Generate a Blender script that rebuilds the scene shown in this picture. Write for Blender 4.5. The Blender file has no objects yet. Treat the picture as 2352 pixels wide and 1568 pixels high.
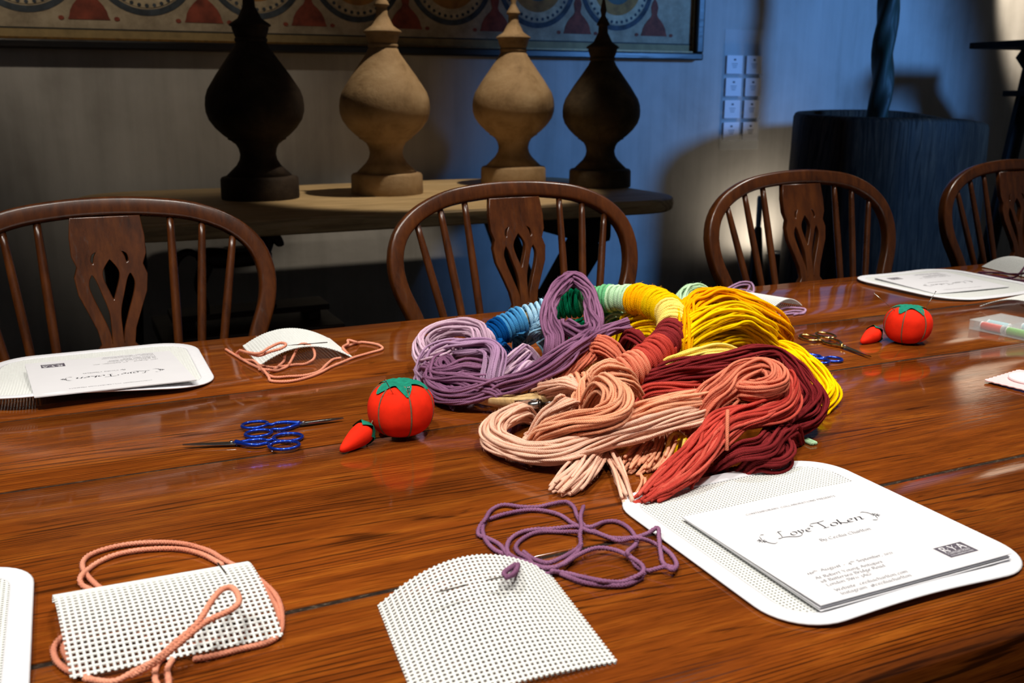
import bpy, bmesh, math, random
import numpy as np
from mathutils import Vector
random.seed(7)
rng = np.random.default_rng(7)
S = bpy.context.scene
COL = S.collection

# ------------------------------------------------------------------ camera (table top is z = 0, x runs along the table)
FPX, CX, CY, VH, CAMH = 2220.0, 1176.0, 784.0, 221.0, 0.36
PITCH, YAW = math.atan((CY - VH) / FPX), math.radians(24.6)
FWD = np.array([math.sin(YAW) * math.cos(PITCH), math.cos(YAW) * math.cos(PITCH), -math.sin(PITCH)])
RGT = np.array([math.cos(YAW), -math.sin(YAW), 0.0])
DWN = np.cross(FWD, RGT)
EYE = np.array([0, 0, CAMH])
cam = bpy.data.cameras.new('camera'); camo = bpy.data.objects.new('camera', cam); COL.objects.link(camo)
camo.location = EYE; camo.rotation_euler = (math.pi / 2 - PITCH, 0, -YAW)
cam.sensor_width = 36; cam.lens = FPX / 2352 * 36; cam.clip_start = 0.02
cam.dof.use_dof = True; cam.dof.focus_distance = 1.08; cam.dof.aperture_fstop = 11
S.camera = camo

# ------------------------------------------------------------------ world, lights, exposure
S.view_settings.view_transform = 'Standard'; S.view_settings.look = 'None'
S.view_settings.exposure = 0.0; S.view_settings.gamma = 1.0; S.view_settings.use_curve_mapping = False
W = bpy.data.worlds.new('world'); S.world = W; W.use_nodes = True
bg = W.node_tree.nodes['Background']; bg.inputs[0].default_value = (0.9, 0.95, 1.0, 1); bg.inputs[1].default_value = 0.055

def lamp(name, kind, loc, target, power, color, size=0.1, angle=45, blend=0.3, sy=None):
    l = bpy.data.lights.new(name, kind); o = bpy.data.objects.new(name, l); COL.objects.link(o)
    o.location = loc; l.energy = power; l.color = color
    if kind != 'POINT':
        o.rotation_euler = (Vector(target) - Vector(loc)).to_track_quat('-Z', 'Y').to_euler()
    if kind == 'SPOT':
        l.spot_size = math.radians(angle); l.spot_blend = blend; l.shadow_soft_size = size
    elif kind == 'POINT':
        l.shadow_soft_size = size
    elif kind == 'AREA':
        l.size = size
        if sy: l.shape = 'RECTANGLE'; l.size_y = sy
    return o
WARM = (1.0, 0.86, 0.68); NEUT = (1.0, 0.94, 0.86); BLUE = (0.12, 0.38, 1.0)
for lx, ly, tx_, ty_, e_, an_ in ((-0.95, 0.75, 0.02, 1.02, 105, 46), (-0.3, 0.1, 0.35, 0.85, 105, 54), (0.5, 0.0, 0.62, 0.95, 105, 54), (1.2, 1.35, 0.9, 0.95, 62, 60), (2.05, 0.95, 1.52, 1.2, 120, 56)):
    lamp('ceiling_spot', 'SPOT', (lx, ly, 2.05), (tx_, ty_, 0), e_, NEUT, 0.06, an_, 0.6)
lamp('finial_spot', 'SPOT', (1.5, 2.6, 2.25), (1.13, 3.03, 0.15), 140, WARM, 0.03, 29, 0.3)
lamp('wall_washer', 'SPOT', (-0.55, 2.3, 2.1), (0.2, 3.65, 0.62), 55, WARM, 0.04, 38, 0.9)
lamp('daylight_window', 'SPOT', (4.0, 0.6, 1.08), (3.0, 3.65, 0.14), 330, BLUE, 0.24, 43, 0.22)
lamp('steps_spot', 'SPOT', (4.25, 2.95, 2.0), (4.60, 3.65, 0.95), 300, WARM, 0.03, 25, 0.5)

# ------------------------------------------------------------------ helpers
def at(u, v, z=0.0):
    r = FWD + RGT * (u - CX) / FPX + DWN * (v - CY) / FPX
    return EYE + r * (z - EYE[2]) / r[2]
def aty(u, v, y):
    r = FWD + RGT * (u - CX) / FPX + DWN * (v - CY) / FPX
    return EYE + r * (y - EYE[1]) / r[1]
def lin(c):
    return tuple((x / 255 / 12.92 if x <= 10 else ((x / 255 + 0.055) / 1.055) ** 2.4) for x in c) + (1,)

def thing(name, label, cat, loc=(0, 0, 0), rz=0, group=None):
    o = bpy.data.objects.new(name, None); COL.objects.link(o)
    o.location = loc; o.rotation_euler = (0, 0, rz); o.empty_display_size = 0.02
    return tag(o, label, cat, group)
def tag(o, label, cat, group=None):
    o['label'] = label; o['category'] = cat
    if group: o['group'] = group
    return o
def mesh_from(name, verts, faces, mat, parent=None, smooth=True, uv=None):
    me = bpy.data.meshes.new(name)
    v = np.asarray(verts, dtype=np.float32).reshape(-1, 3)
    if isinstance(faces, np.ndarray) and faces.ndim == 2:
        nf, k = faces.shape
        me.vertices.add(len(v)); me.vertices.foreach_set('co', v.ravel())
        me.loops.add(nf * k); me.loops.foreach_set('vertex_index', faces.astype(np.int32).ravel())
        me.polygons.add(nf); me.polygons.foreach_set('loop_start', np.arange(0, nf * k, k, dtype=np.int32))
        me.update(calc_edges=True)
    else:
        me.from_pydata(v.tolist(), [], [list(map(int, f)) for f in faces]); me.update()
    me.polygons.foreach_set('use_smooth', np.full(len(me.polygons), smooth, dtype=bool))
    if uv is not None:
        L = me.uv_layers.new(name='UVMap'); L.data.foreach_set('uv', np.asarray(uv, dtype=np.float32).ravel())
    if mat: me.materials.append(mat)
    o = bpy.data.objects.new(name, me); COL.objects.link(o)
    if parent: o.parent = parent
    return o
def bm_obj(name, bm, mat, parent=None, smooth=False):
    me = bpy.data.meshes.new(name); bmesh.ops.recalc_face_normals(bm, faces=bm.faces); bm.to_mesh(me); bm.free()
    for p in me.polygons: p.use_smooth = smooth
    if mat: me.materials.append(mat)
    o = bpy.data.objects.new(name, me); COL.objects.link(o)
    if parent: o.parent = parent
    return o
def struct(o): o['kind'] = 'structure'; return o
def dup(root, loc=None, rz=None, label=None):
    r = root.copy(); COL.objects.link(r)
    if loc is not None: r.location = loc
    if rz is not None: r.rotation_euler = (0, 0, rz)
    if label: r['label'] = label
    for ch in list(root.children):
        c = ch.copy(); COL.objects.link(c); c.parent = r
        for g in ch.children:
            d = g.copy(); COL.objects.link(d); d.parent = c
    return r
def box(bm, c, s, bevel=0.0, seg=2, rot=None):
    r = bmesh.ops.create_cube(bm, size=1.0)
    vs = r['verts']
    for v in vs: v.co = Vector((v.co.x * s[0], v.co.y * s[1], v.co.z * s[2]))
    if bevel:
        es = list({e for v in vs for e in v.link_edges})
        b = bmesh.ops.bevel(bm, geom=es, offset=bevel, segments=seg, affect='EDGES', profile=0.6)
        vs = list({v for f in b['faces'] for v in f.verts} | {v for v in vs if v.is_valid})
        todo = set(vs); 
        for v in vs:
            for e in v.link_edges: todo.add(e.other_vert(v))
        vs = list(todo)
    for v in vs:
        if rot is not None: v.co = rot @ v.co
        v.co += Vector(c)
    return vs
def catmull(pts, step):
    P = np.asarray(pts, float)
    P = np.vstack([2 * P[0] - P[1], P, 2 * P[-1] - P[-2]])
    out = []
    for i in range(1, len(P) - 2):
        n = max(2, int(np.linalg.norm(P[i + 1, :3] - P[i, :3]) / step))
        t = np.linspace(0, 1, n, endpoint=False)[:, None]
        a, b, c, d = P[i - 1], P[i], P[i + 1], P[i + 2]
        out.append(0.5 * (2 * b + (c - a) * t + (2 * a - 5 * b + 4 * c - d) * t ** 2 + (-a + 3 * b - 3 * c + d) * t ** 3))
    out.append(P[-2][None])
    return np.vstack(out)
def frames(P, ref=None):
    T = np.gradient(P, axis=0); T /= np.linalg.norm(T, axis=1, keepdims=True) + 1e-12
    N = np.zeros_like(P)
    if ref is not None:
        ref = np.asarray(ref, float)
        N = np.cross(T, ref); N /= np.linalg.norm(N, axis=1, keepdims=True) + 1e-9
    else:
        n = np.cross(T[0], [0, 0, 1.0])
        if np.linalg.norm(n) < 1e-3: n = np.cross(T[0], [0, 1.0, 0])
        for i in range(len(P)):
            n = n - T[i] * (n @ T[i]); n /= np.linalg.norm(n) + 1e-12; N[i] = n
    B = np.cross(N, T)
    return T, N, B
def tube_data(P, r, sides=6, caps=True, ref=None, section=None, twist=0.0, lobes=0, depth=0.25, closed=False):
    """vertices, quads, uv of a sweep along P. section: list of (a, b) in metres, or a circle of radius r (scalar or per ring)."""
    P = np.asarray(P, float); n = len(P)
    T, N, B = frames(P, ref)
    if closed and ref is None:
        pass
    seg = np.r_[0, np.cumsum(np.linalg.norm(np.diff(P, axis=0), axis=1))]
    if section is not None:
        sec = np.asarray(section, float); k = len(sec)
        sc = np.broadcast_to(np.asarray(r, float), (n,))[:, None]
        V = P[:, None] + (sec[None, :, 0] * sc)[..., None] * N[:, None] + (sec[None, :, 1] * sc)[..., None] * B[:, None]
    else:
        k = sides
        th = np.arange(k) / k * 2 * np.pi
        rr = np.broadcast_to(np.asarray(r, float), (n,))[:, None] * np.ones((1, k))
        ang = th[None] + np.zeros((n, 1))
        if lobes:
            rr = rr * (1 - depth * 0.5 + depth * 0.5 * np.cos(lobes * (th[None] - twist * seg[:, None])))
        V = P[:, None] + (np.cos(ang) * rr)[..., None] * N[:, None] + (np.sin(ang) * rr)[..., None] * B[:, None]
    i = np.arange(n - 1)[:, None] * k; j = np.arange(k)[None]; j2 = (j + 1) % k
    F = np.stack([i + j, i + k + j, i + k + j2, i + j2], -1).reshape(-1, 4)
    uvu = np.stack([np.broadcast_to(seg[:-1, None], (n - 1, k)), np.broadcast_to(seg[1:, None], (n - 1, k)), np.broadcast_to(seg[1:, None], (n - 1, k)), np.broadcast_to(seg[:-1, None], (n - 1, k))], -1)
    jj = np.broadcast_to(j, (n - 1, k)) / k
    uvv = np.stack([jj, jj, jj + 1 / k, jj + 1 / k], -1)
    uv = np.stack([uvu, uvv], -1).reshape(-1, 2)
    V = V.reshape(-1, 3)
    if closed:
        a = np.arange(k); b = (a + 1) % k; l = (n - 1) * k
        F = np.vstack([F, np.stack([l + a, a, b, l + b], -1)]); uv = np.vstack([uv, np.zeros((4 * k, 2))])
    elif caps:
        c0, c1 = len(V), len(V) + 1
        V = np.vstack([V, P[0] - 0.0 * T[0], P[-1]])
        a = np.arange(k); b = (a + 1) % k; l = (n - 1) * k
        F = np.vstack([F, np.stack([np.full(k, c0), a, b, np.full(k, c0)], -1), np.stack([np.full(k, c1), l + b, l + a, np.full(k, c1)], -1)])
        uv = np.vstack([uv, np.zeros((8 * k, 2))])
    return V, F, uv
def fixfaces(F):
    return [list(dict.fromkeys(f)) for f in F.tolist()]
def tube(name, P, r, mat, parent=None, sides=8, **kw):
    kw.setdefault('caps', True)
    V, F, uv = tube_data(P, r, sides, **kw)
    if kw['caps'] and not kw.get('closed'):
        return mesh_from(name, V, fixfaces(F), mat, parent)
    return mesh_from(name, V, F, mat, parent, uv=uv)
def rsec(w, h, r, n=3):
    """rounded rectangle section"""
    out = []
    for cx, cy, a0 in ((w - r, h - r, 0), (-w + r, h - r, 90), (-w + r, -h + r, 180), (w - r, -h + r, 270)):
        for i in range(n + 1):
            a = math.radians(a0 + 90 * i / n); out.append((cx + r * math.cos(a), cy + r * math.sin(a)))
    return out
def lathe_data(prof, n=48, wob=0.0):
    V, F = [], []
    for i, (z, r) in enumerate(prof):
        for k in range(n):
            a = 2 * math.pi * k / n; V.append((r * math.cos(a), r * math.sin(a), z))
    m = len(prof)
    for i in range(m - 1):
        for k in range(n):
            k2 = (k + 1) % n; F.append((i * n + k, i * n + k2, (i + 1) * n + k2, (i + 1) * n + k))
    F.append(tuple(range(n))[::-1]); F.append(tuple(range((m - 1) * n, m * n)))
    return V, F
def lathe(name, prof, mat, parent=None, n=48):
    V, F = lathe_data(prof, n); return mesh_from(name, V, F, mat, parent)
def smooth_by_angle(o, deg=40):
    me = o.data
    bm = bmesh.new(); bm.from_mesh(me)
    for e in bm.edges:
        if len(e.link_faces) == 2: e.smooth = e.calc_face_angle(0) < math.radians(deg)
    bm.to_mesh(me); bm.free()
    return o

# ------------------------------------------------------------------ materials
class NT:
    def __init__(s, name):
        s.m = bpy.data.materials.new(name); s.m.use_nodes = True; s.t = s.m.node_tree
        s.p = s.t.nodes['Principled BSDF']
    def n(s, kind, **kw):
        x = s.t.nodes.new(kind)
        for k, v in kw.items():
            if k in x.inputs: x.inputs[k].default_value = v
            else: setattr(x, k, v)
        return x
    def l(s, a, b): s.t.links.new(a, b)
    def coords(s, scale=(1, 1, 1), kind='Object'):
        c = s.n('ShaderNodeTexCoord'); m = s.n('ShaderNodeMapping'); m.inputs['Scale'].default_value = scale
        s.l(c.outputs[kind], m.inputs[0]); return m
    def noise(s, vec, scale, detail=4, rough=0.55, dist=0.0, w=None):
        x = s.n('ShaderNodeTexNoise'); x.inputs['Scale'].default_value = scale; x.inputs['Detail'].default_value = detail
        x.inputs['Roughness'].default_value = rough; x.inputs['Distortion'].default_value = dist
        if w is not None:
            x.noise_dimensions = '4D'; s.l(w, x.inputs['W'])
        s.l(vec, x.inputs['Vector']); return x.outputs[0]
    def ramp(s, fac, stops):
        r = s.n('ShaderNodeValToRGB'); e = r.color_ramp.elements
        while len(e) < len(stops): e.new(0.5)
        for el, (p, c) in zip(e, stops): el.position = p; el.color = c
        s.l(fac, r.inputs[0]); return r.outputs[0]
    def mix(s, fac, a, b, mode='MIX'):
        x = s.n('ShaderNodeMix'); x.data_type = 'RGBA'; x.blend_type = mode
        for v, k in ((fac, 0), (a, 6), (b, 7)):
            if hasattr(v, 'links'): s.l(v, x.inputs[k])
            else: x.inputs[k].default_value = v
        return x.outputs[2]
    def math(s, op, a, b=0.0, c=None):
        x = s.n('ShaderNodeMath'); x.operation = op
        for i, v in enumerate((a, b) if c is None else (a, b, c)):
            if hasattr(v, 'links'): s.l(v, x.inputs[i])
            else: x.inputs[i].default_value = v
        return x.outputs[0]
    def bump(s, h, strength=0.3, dist=0.001):
        b = s.n('ShaderNodeBump'); b.inputs['Strength'].default_value = strength; b.inputs['Distance'].default_value = dist
        s.l(h, b.inputs['Height']); s.l(b.outputs[0], s.p.inputs['Normal'])
    def base(s, v):
        if hasattr(v, 'links'): s.l(v, s.p.inputs['Base Color'])
        else: s.p.inputs['Base Color'].default_value = v
    def set(s, **kw):
        for k, v in kw.items(): s.p.inputs[k.replace('_', ' ')].default_value = v
        return s.m
def plain(name, rgb, rough=0.6, noise=0.12, scale=40, metal=0.0, spec=0.5, bump=0.0):
    t = NT(name); c = t.coords(); f = t.noise(c.outputs[0], scale, 4)
    col = lin(rgb); d = tuple(max(0, x * (1 - noise * 1.6)) for x in col[:3]) + (1,); h = tuple(min(1, x * (1 + noise)) for x in col[:3]) + (1,)
    t.base(t.ramp(f, [(0.3, d), (0.7, h)]))
    if bump: t.bump(f, bump, 0.002)
    return t.set(Roughness=rough, Metallic=metal, Specular_IOR_Level=spec)
def wood(name, dark, mid, light, axis=0, freq=1.0, rough=0.3, streak=0.8, spec=0.5, bump=0.12, rings=1.0, blotch=0.5, band_w=0.35):
    """long grain along one axis: cathedral bands, short dark streaks, fine pores, darker blotches"""
    t = NT(name)
    sc = [16 * freq] * 3; sc[axis] = 1.3 * freq
    c = t.coords(tuple(sc)); oi = t.n('ShaderNodeObjectInfo'); w = t.math('MULTIPLY', oi.outputs['Random'], 37.0)
    wob = t.noise(c.outputs[0], 0.30, 2, 0.45, 0.3, w)
    wob2 = t.noise(c.outputs[0], 1.6, 2, 0.5, 0.0, w)
    oc = t.coords(); sep = t.n('ShaderNodeSeparateXYZ'); t.l(oc.outputs[0], sep.inputs[0])
    o1, o2 = [k_ for k_ in (0, 1, 2) if k_ != axis]
    across = t.math('ADD', sep.outputs[o1], t.math('MULTIPLY', sep.outputs[o2], 0.6))
    ph = t.math('ADD', t.math('MULTIPLY', across, 1250.0 * rings), t.math('ADD', t.math('MULTIPLY', wob, 420.0 * rings), t.math('MULTIPLY', wob2, 26.0)))
    band = t.math('MULTIPLY_ADD', t.math('SINE', ph), 0.5, 0.5)
    ringl = t.math('POWER', band, 2.2)
    fine = t.noise(c.outputs[0], 5.0, 6, 0.7, 0.0, w)
    col = t.ramp(fine, [(0.28, lin(dark)), (0.5, lin(mid)), (0.74, lin(light))])
    dk = tuple(x * 0.25 for x in lin(dark)[:3]) + (1,)
    sc2 = [430 * freq] * 3; sc2[axis] = 15 * freq
    c2 = t.coords(tuple(sc2)); st = t.noise(c2.outputs[0], 1.0, 2, 0.5, 0.0, w)
    gate = t.noise(c.outputs[0], 0.7, 3, 0.55, 0.0, w)
    sm = t.math('ADD', t.math('MULTIPLY', ringl, band_w), t.math('ADD', t.math('MULTIPLY', st, 0.5), t.math('MULTIPLY', t.math('SUBTRACT', gate, 0.5), 0.55)))
    sf = t.ramp(sm, [(0.43, (0, 0, 0, 1)), (0.56, (1, 1, 1, 1))])
    col = t.mix(t.math('MULTIPLY', sf, streak), col, dk)
    sc5 = [70 * freq] * 3; sc5[axis] = 13 * freq
    c5 = t.coords(tuple(sc5)); kn = t.noise(c5.outputs[0], 1.0, 4, 0.65, 0.5, w)
    kf = t.ramp(kn, [(0.66, (0, 0, 0, 1)), (0.73, (1, 1, 1, 1))])
    col = t.mix(t.math('MULTIPLY', kf, min(1.0, streak * 1.05)), col, dk)
    sc4 = [900 * freq] * 3; sc4[axis] = 40 * freq
    c4 = t.coords(tuple(sc4)); po = t.noise(c4.outputs[0], 1.0, 1, 0.5, 0.0, w)
    pf = t.ramp(po, [(0.55, (0, 0, 0, 1)), (0.68, (1, 1, 1, 1))])
    col = t.mix(t.math('MULTIPLY', pf, streak * 0.4), col, dk)
    sc3 = [5.0] * 3; sc3[axis] = 2.2
    c3 = t.coords(tuple(sc3)); bl = t.noise(c3.outputs[0], 1.6, 5, 0.6, 0.4, w)
    bf = t.ramp(bl, [(0.3, (1 - blotch,) * 3 + (1,)), (0.62, (1, 1, 1, 1))])
    col = t.mix(1.0, col, bf, 'MULTIPLY')
    t.base(col)
    rg = t.math('ADD', t.math('MULTIPLY_ADD', bl, 0.12, rough - 0.06), t.math('MULTIPLY', sf, 0.12)); t.l(rg, t.p.inputs['Roughness'])
    t.bump(t.math('SUBTRACT', 1.0, t.math('MAXIMUM', pf, sf)), bump, 0.0006)
    t.p.inputs['Specular IOR Level'].default_value = spec
    return t.m
def yarn_mat(name, rgb, rgb2=None, ply=4, pitch=0.0085):
    t = NT(name)
    uv = t.n('ShaderNodeTexCoord'); sx = t.n('ShaderNodeSeparateXYZ'); t.l(uv.outputs['UV'], sx.inputs[0])
    ph = t.math('MULTIPLY', t.math('ADD', t.math('MULTIPLY', sx.outputs[0], ply / pitch / 1.0), t.math('MULTIPLY', sx.outputs[1], float(ply))), 2 * math.pi / 1.0)
    s_ = t.math('ABSOLUTE', t.math('SINE', t.math('MULTIPLY', ph, 0.5)))
    c = t.coords(); nz = t.noise(c.outputs[0], 900, 3, 0.7); lo = t.noise(c.outputs[0], 16, 2)
    a = lin(rgb); b = lin(rgb2) if rgb2 else tuple(x * 0.8 for x in a[:3]) + (1,)
    col = t.ramp(lo, [(0.35, b), (0.65, a)])
    fz = t.ramp(nz, [(0.3, (0.86, 0.86, 0.86, 1)), (0.7, (1.06, 1.06, 1.06, 1))])
    oi = t.n('ShaderNodeObjectInfo'); ov = t.ramp(oi.outputs['Random'], [(0.0, (0.84, 0.82, 0.82, 1)), (1.0, (1.06, 1.06, 1.06, 1))])
    t.base(t.mix(1.0, t.mix(1.0, col, fz, 'MULTIPLY'), ov, 'MULTIPLY'))
    t.bump(t.math('ADD', s_, t.math('MULTIPLY', nz, 0.8)), 0.55, 0.0005)
    t.p.inputs['Sheen Weight'].default_value = 0.12; t.p.inputs['Sheen Roughness'].default_value = 0.6; t.p.inputs['Sheen Tint'].default_value = a
    return t.set(Roughness=1.0, Specular_IOR_Level=0.0)
def metal(name, rgb, rough=0.2):
    return plain(name, rgb, rough, 0.06, 300, 1.0)

M = {}
M['table'] = wood('table_wood', (92, 42, 13), (128, 63, 18), (164, 92, 28), 0, 1.0, 0.075, 0.85, 0.5, 0.03, 1.0, 0.36, 0.26)
t = NT('seam_dirt'); c = t.coords((0.35, 1, 1)); f = t.noise(c.outputs[0], 420, 4, 0.7)
t.base(t.ramp(f, [(0.35, lin((20, 13, 8))), (0.55, lin((44, 32, 22))), (0.66, lin((84, 70, 56))), (0.72, lin((104, 94, 82)))])); t.bump(f, 0.6, 0.002)
M['dirt'] = t.set(Roughness=0.9, Specular_IOR_Level=0.2)
M['chair'] = wood('chair_wood', (46, 20, 5), (76, 37, 10), (98, 52, 16), 2, 0.8, 0.28, 0.3, 0.6, 0.04, 0.25, 0.3, 0.15)
M['sideboard'] = wood('side_table_wood', (160, 132, 92), (206, 176, 128), (226, 200, 156), 0, 0.9, 0.5, 0.3, 0.3, 0.1, 0.3, 0.3)
M['darkwood'] = wood('dark_oak', (12, 9, 7), (24, 17, 13), (40, 30, 24), 2, 1.0, 0.6, 0.7, 0.15, 0.25, 0.6, 0.5)
M['log'] = wood('log_bark', (30, 21, 15), (58, 42, 30), (92, 70, 52), 2, 0.8, 0.65, 0.6, 0.2, 0.3, 0.3, 0.6)
M['horse'] = wood('horse_wood', (22, 10, 6), (48, 22, 12), (66, 32, 18), 0, 1.0, 0.45, 0.5, 0.4, 0.1, 0.6, 0.4)
M['framewood'] = wood('frame_wood', (10, 8, 7), (20, 15, 12), (40, 30, 22), 0, 1.0, 0.3, 0.4, 0.5, 0.1, 0.5, 0.3)
M['gilt'] = plain('gilt_slip', (120, 84, 30), 0.4, 0.3, 60, 0.3)
M['paper'] = plain('white_card', (222, 222, 226), 0.6, 0.01, 30)
M['tape'] = plain('white_binding_tape', (226, 227, 232), 0.75, 0.02, 200, bump=0.1)
M['thread'] = plain('white_canvas_thread', (222, 225, 222), 0.7, 0.03, 300)
M['ink'] = plain('dark_ink', (46, 46, 52), 0.6, 0.02); M['greyink'] = plain('grey_ink', (88, 88, 94), 0.6, 0.02)
M['logo'] = plain('logo_slate', (84, 78, 90), 0.6, 0.02)
M['steel'] = metal('polished_steel', (190, 190, 188), 0.22); M['darksteel'] = metal('dark_steel', (90, 84, 80), 0.3)
M['gold'] = metal('gold_metal', (215, 180, 110), 0.2)
t = NT('blue_enamel'); t.base(lin((18, 62, 190))); t.p.inputs['Coat Weight'].default_value = 1.0; t.p.inputs['Coat Roughness'].default_value = 0.05
M['blue'] = t.set(Roughness=0.25, Metallic=0.75)
M['tomato'] = plain('red_felt', (238, 42, 14), 0.85, 0.10, 60, spec=0.15, bump=0.12)
M['leaf'] = plain('green_felt', (20, 128, 104), 0.85, 0.15, 220, spec=0.2, bump=0.3)
M['cord'] = plain('olive_cord', (122, 92, 66), 0.8, 0.2, 400)
M['hoopwood'] = wood('pale_beech', (196, 160, 104), (222, 188, 130), (236, 208, 156), 0, 2.0, 0.45, 0.25, 0.4, 0.05, 0.4, 0.1)
M['pinkfelt'] = plain('pink_fabric', (242, 196, 198), 0.9, 0.05, 300); M['navyfelt'] = plain('navy_fabric', (50, 44, 96), 0.9, 0.1, 300)
M['button'] = plain('white_plastic', (240, 238, 240), 0.35, 0.01)
M['black'] = plain('black_enamel', (12, 12, 13), 0.35, 0.1)
M['greypole'] = plain('pale_blue_glaze', (120, 146, 168), 0.4, 0.1)
M['greenpole'] = wood('green_painted_wood', (8, 26, 22), (14, 46, 38), (24, 70, 58), 2, 1.0, 0.6, 0.3, 0.5, 0.1, 0.3, 0.5)
t = NT('clear_plastic'); t.base((0.86, 0.93, 0.95, 1)); M['plastic'] = t.set(Roughness=0.12, Alpha=0.2)
t = NT('clear_acrylic'); t.base((0.9, 0.95, 1.0, 1)); M['acrylic'] = t.set(Roughness=0.1, Alpha=0.12)
# limewashed wall
t = NT('limewash'); c = t.coords((1.0, 1.0, 1.0)); cs = t.coords((7, 1, 0.5))
a = t.noise(c.outputs[0], 2.2, 6, 0.6, 0.4); b = t.noise(cs.outputs[0], 2.0, 4, 0.6)
f = t.math('ADD', t.math('MULTIPLY', a, 0.6), t.math('MULTIPLY', b, 0.4))
t.base(t.ramp(f, [(0.3, lin((150, 146, 140))), (0.5, lin((178, 175, 170))), (0.7, lin((196, 193, 188)))]))
t.bump(t.noise(c.outputs[0], 30, 6), 0.25, 0.004); M['wall'] = t.set(Roughness=0.9, Specular_IOR_Level=0.2)
M['floor'] = wood('floor_boards', (24, 16, 11), (44, 30, 20), (60, 42, 28), 0, 0.6, 0.5, 0.6, 0.3, 0.1, 0.6, 0.4)
# stone of the finials
def stone(name, d, m_, l_):
    t = NT(name); c = t.coords(); a = t.noise(c.outputs[0], 9, 8, 0.65, 0.3); v = t.noise(c.outputs[0], 60, 6, 0.7)
    t.base(t.ramp(a, [(0.3, lin(d)), (0.5, lin(m_)), (0.72, lin(l_))])); t.bump(t.math('ADD', a, v), 0.35, 0.006)
    return t.set(Roughness=0.75, Specular_IOR_Level=0.25)
M['stone_pale'] = stone('ochre_painted_wood', (116, 92, 62), (160, 132, 96), (180, 154, 118))
M['stone_dark'] = stone('weathered_brown_wood', (26, 20, 16), (46, 36, 28), (68, 56, 44))
M['stone_olive'] = stone('weathered_olive_wood', (38, 30, 21), (66, 54, 38), (96, 81, 60))
# painted canvas of the picture
t = NT('painted_ground'); c = t.coords(); a = t.noise(c.outputs[0], 14, 7, 0.7)
t.base(t.ramp(a, [(0.3, lin((132, 118, 96))), (0.6, lin((176, 160, 134))), (0.8, lin((190, 176, 152)))])); M['pic_ground'] = t.set(Roughness=0.8)
M['pic_band'] = plain('painted_band', (150, 128, 84), 0.7, 0.15, 30); M['pic_line'] = plain('painted_line', (46, 44, 38), 0.7, 0.2, 30)
M['pic_slate'] = plain('painted_slate', (62, 70, 78), 0.8, 0.35, 30); M['pic_red'] = plain('painted_rust', (134, 62, 44), 0.8, 0.3, 25)
M['pic_cream'] = plain('painted_cream', (186, 170, 140), 0.8, 0.2, 40); M['pic_ochre'] = plain('painted_ochre', (160, 112, 56), 0.8, 0.25, 30)
M['pic_green'] = plain('painted_green', (74, 92, 88), 0.8, 0.25, 30)

# ------------------------------------------------------------------ room shell
FLOOR = -0.76; WALLY = 3.65
def slab(name, lo, hi, mat):
    bm = bmesh.new(); box(bm, [(a + b) / 2 for a, b in zip(lo, hi)], [b - a for a, b in zip(lo, hi)])
    return struct(bm_obj(name, bm, mat))
slab('floor', (-3.0, -2.0, FLOOR - 0.1), (6.5, WALLY + 0.1, FLOOR), M['floor'])
slab('wall_back', (-3.0, WALLY, FLOOR), (6.5, WALLY + 0.1, 2.6), M['wall'])
slab('wall_left', (-3.1, -2.0, FLOOR), (-3.0, WALLY + 0.1, 2.6), M['wall'])
slab('ceiling', (-3.0, -2.0, 2.6), (6.5, WALLY + 0.1, 2.7), M['wall'])
bm = bmesh.new(); box(bm, (1.75, WALLY - 0.011, FLOOR + 0.075), (9.5, 0.022, 0.15), 0.004)
struct(bm_obj('baseboard_back', bm, M['darkwood']))

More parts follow.
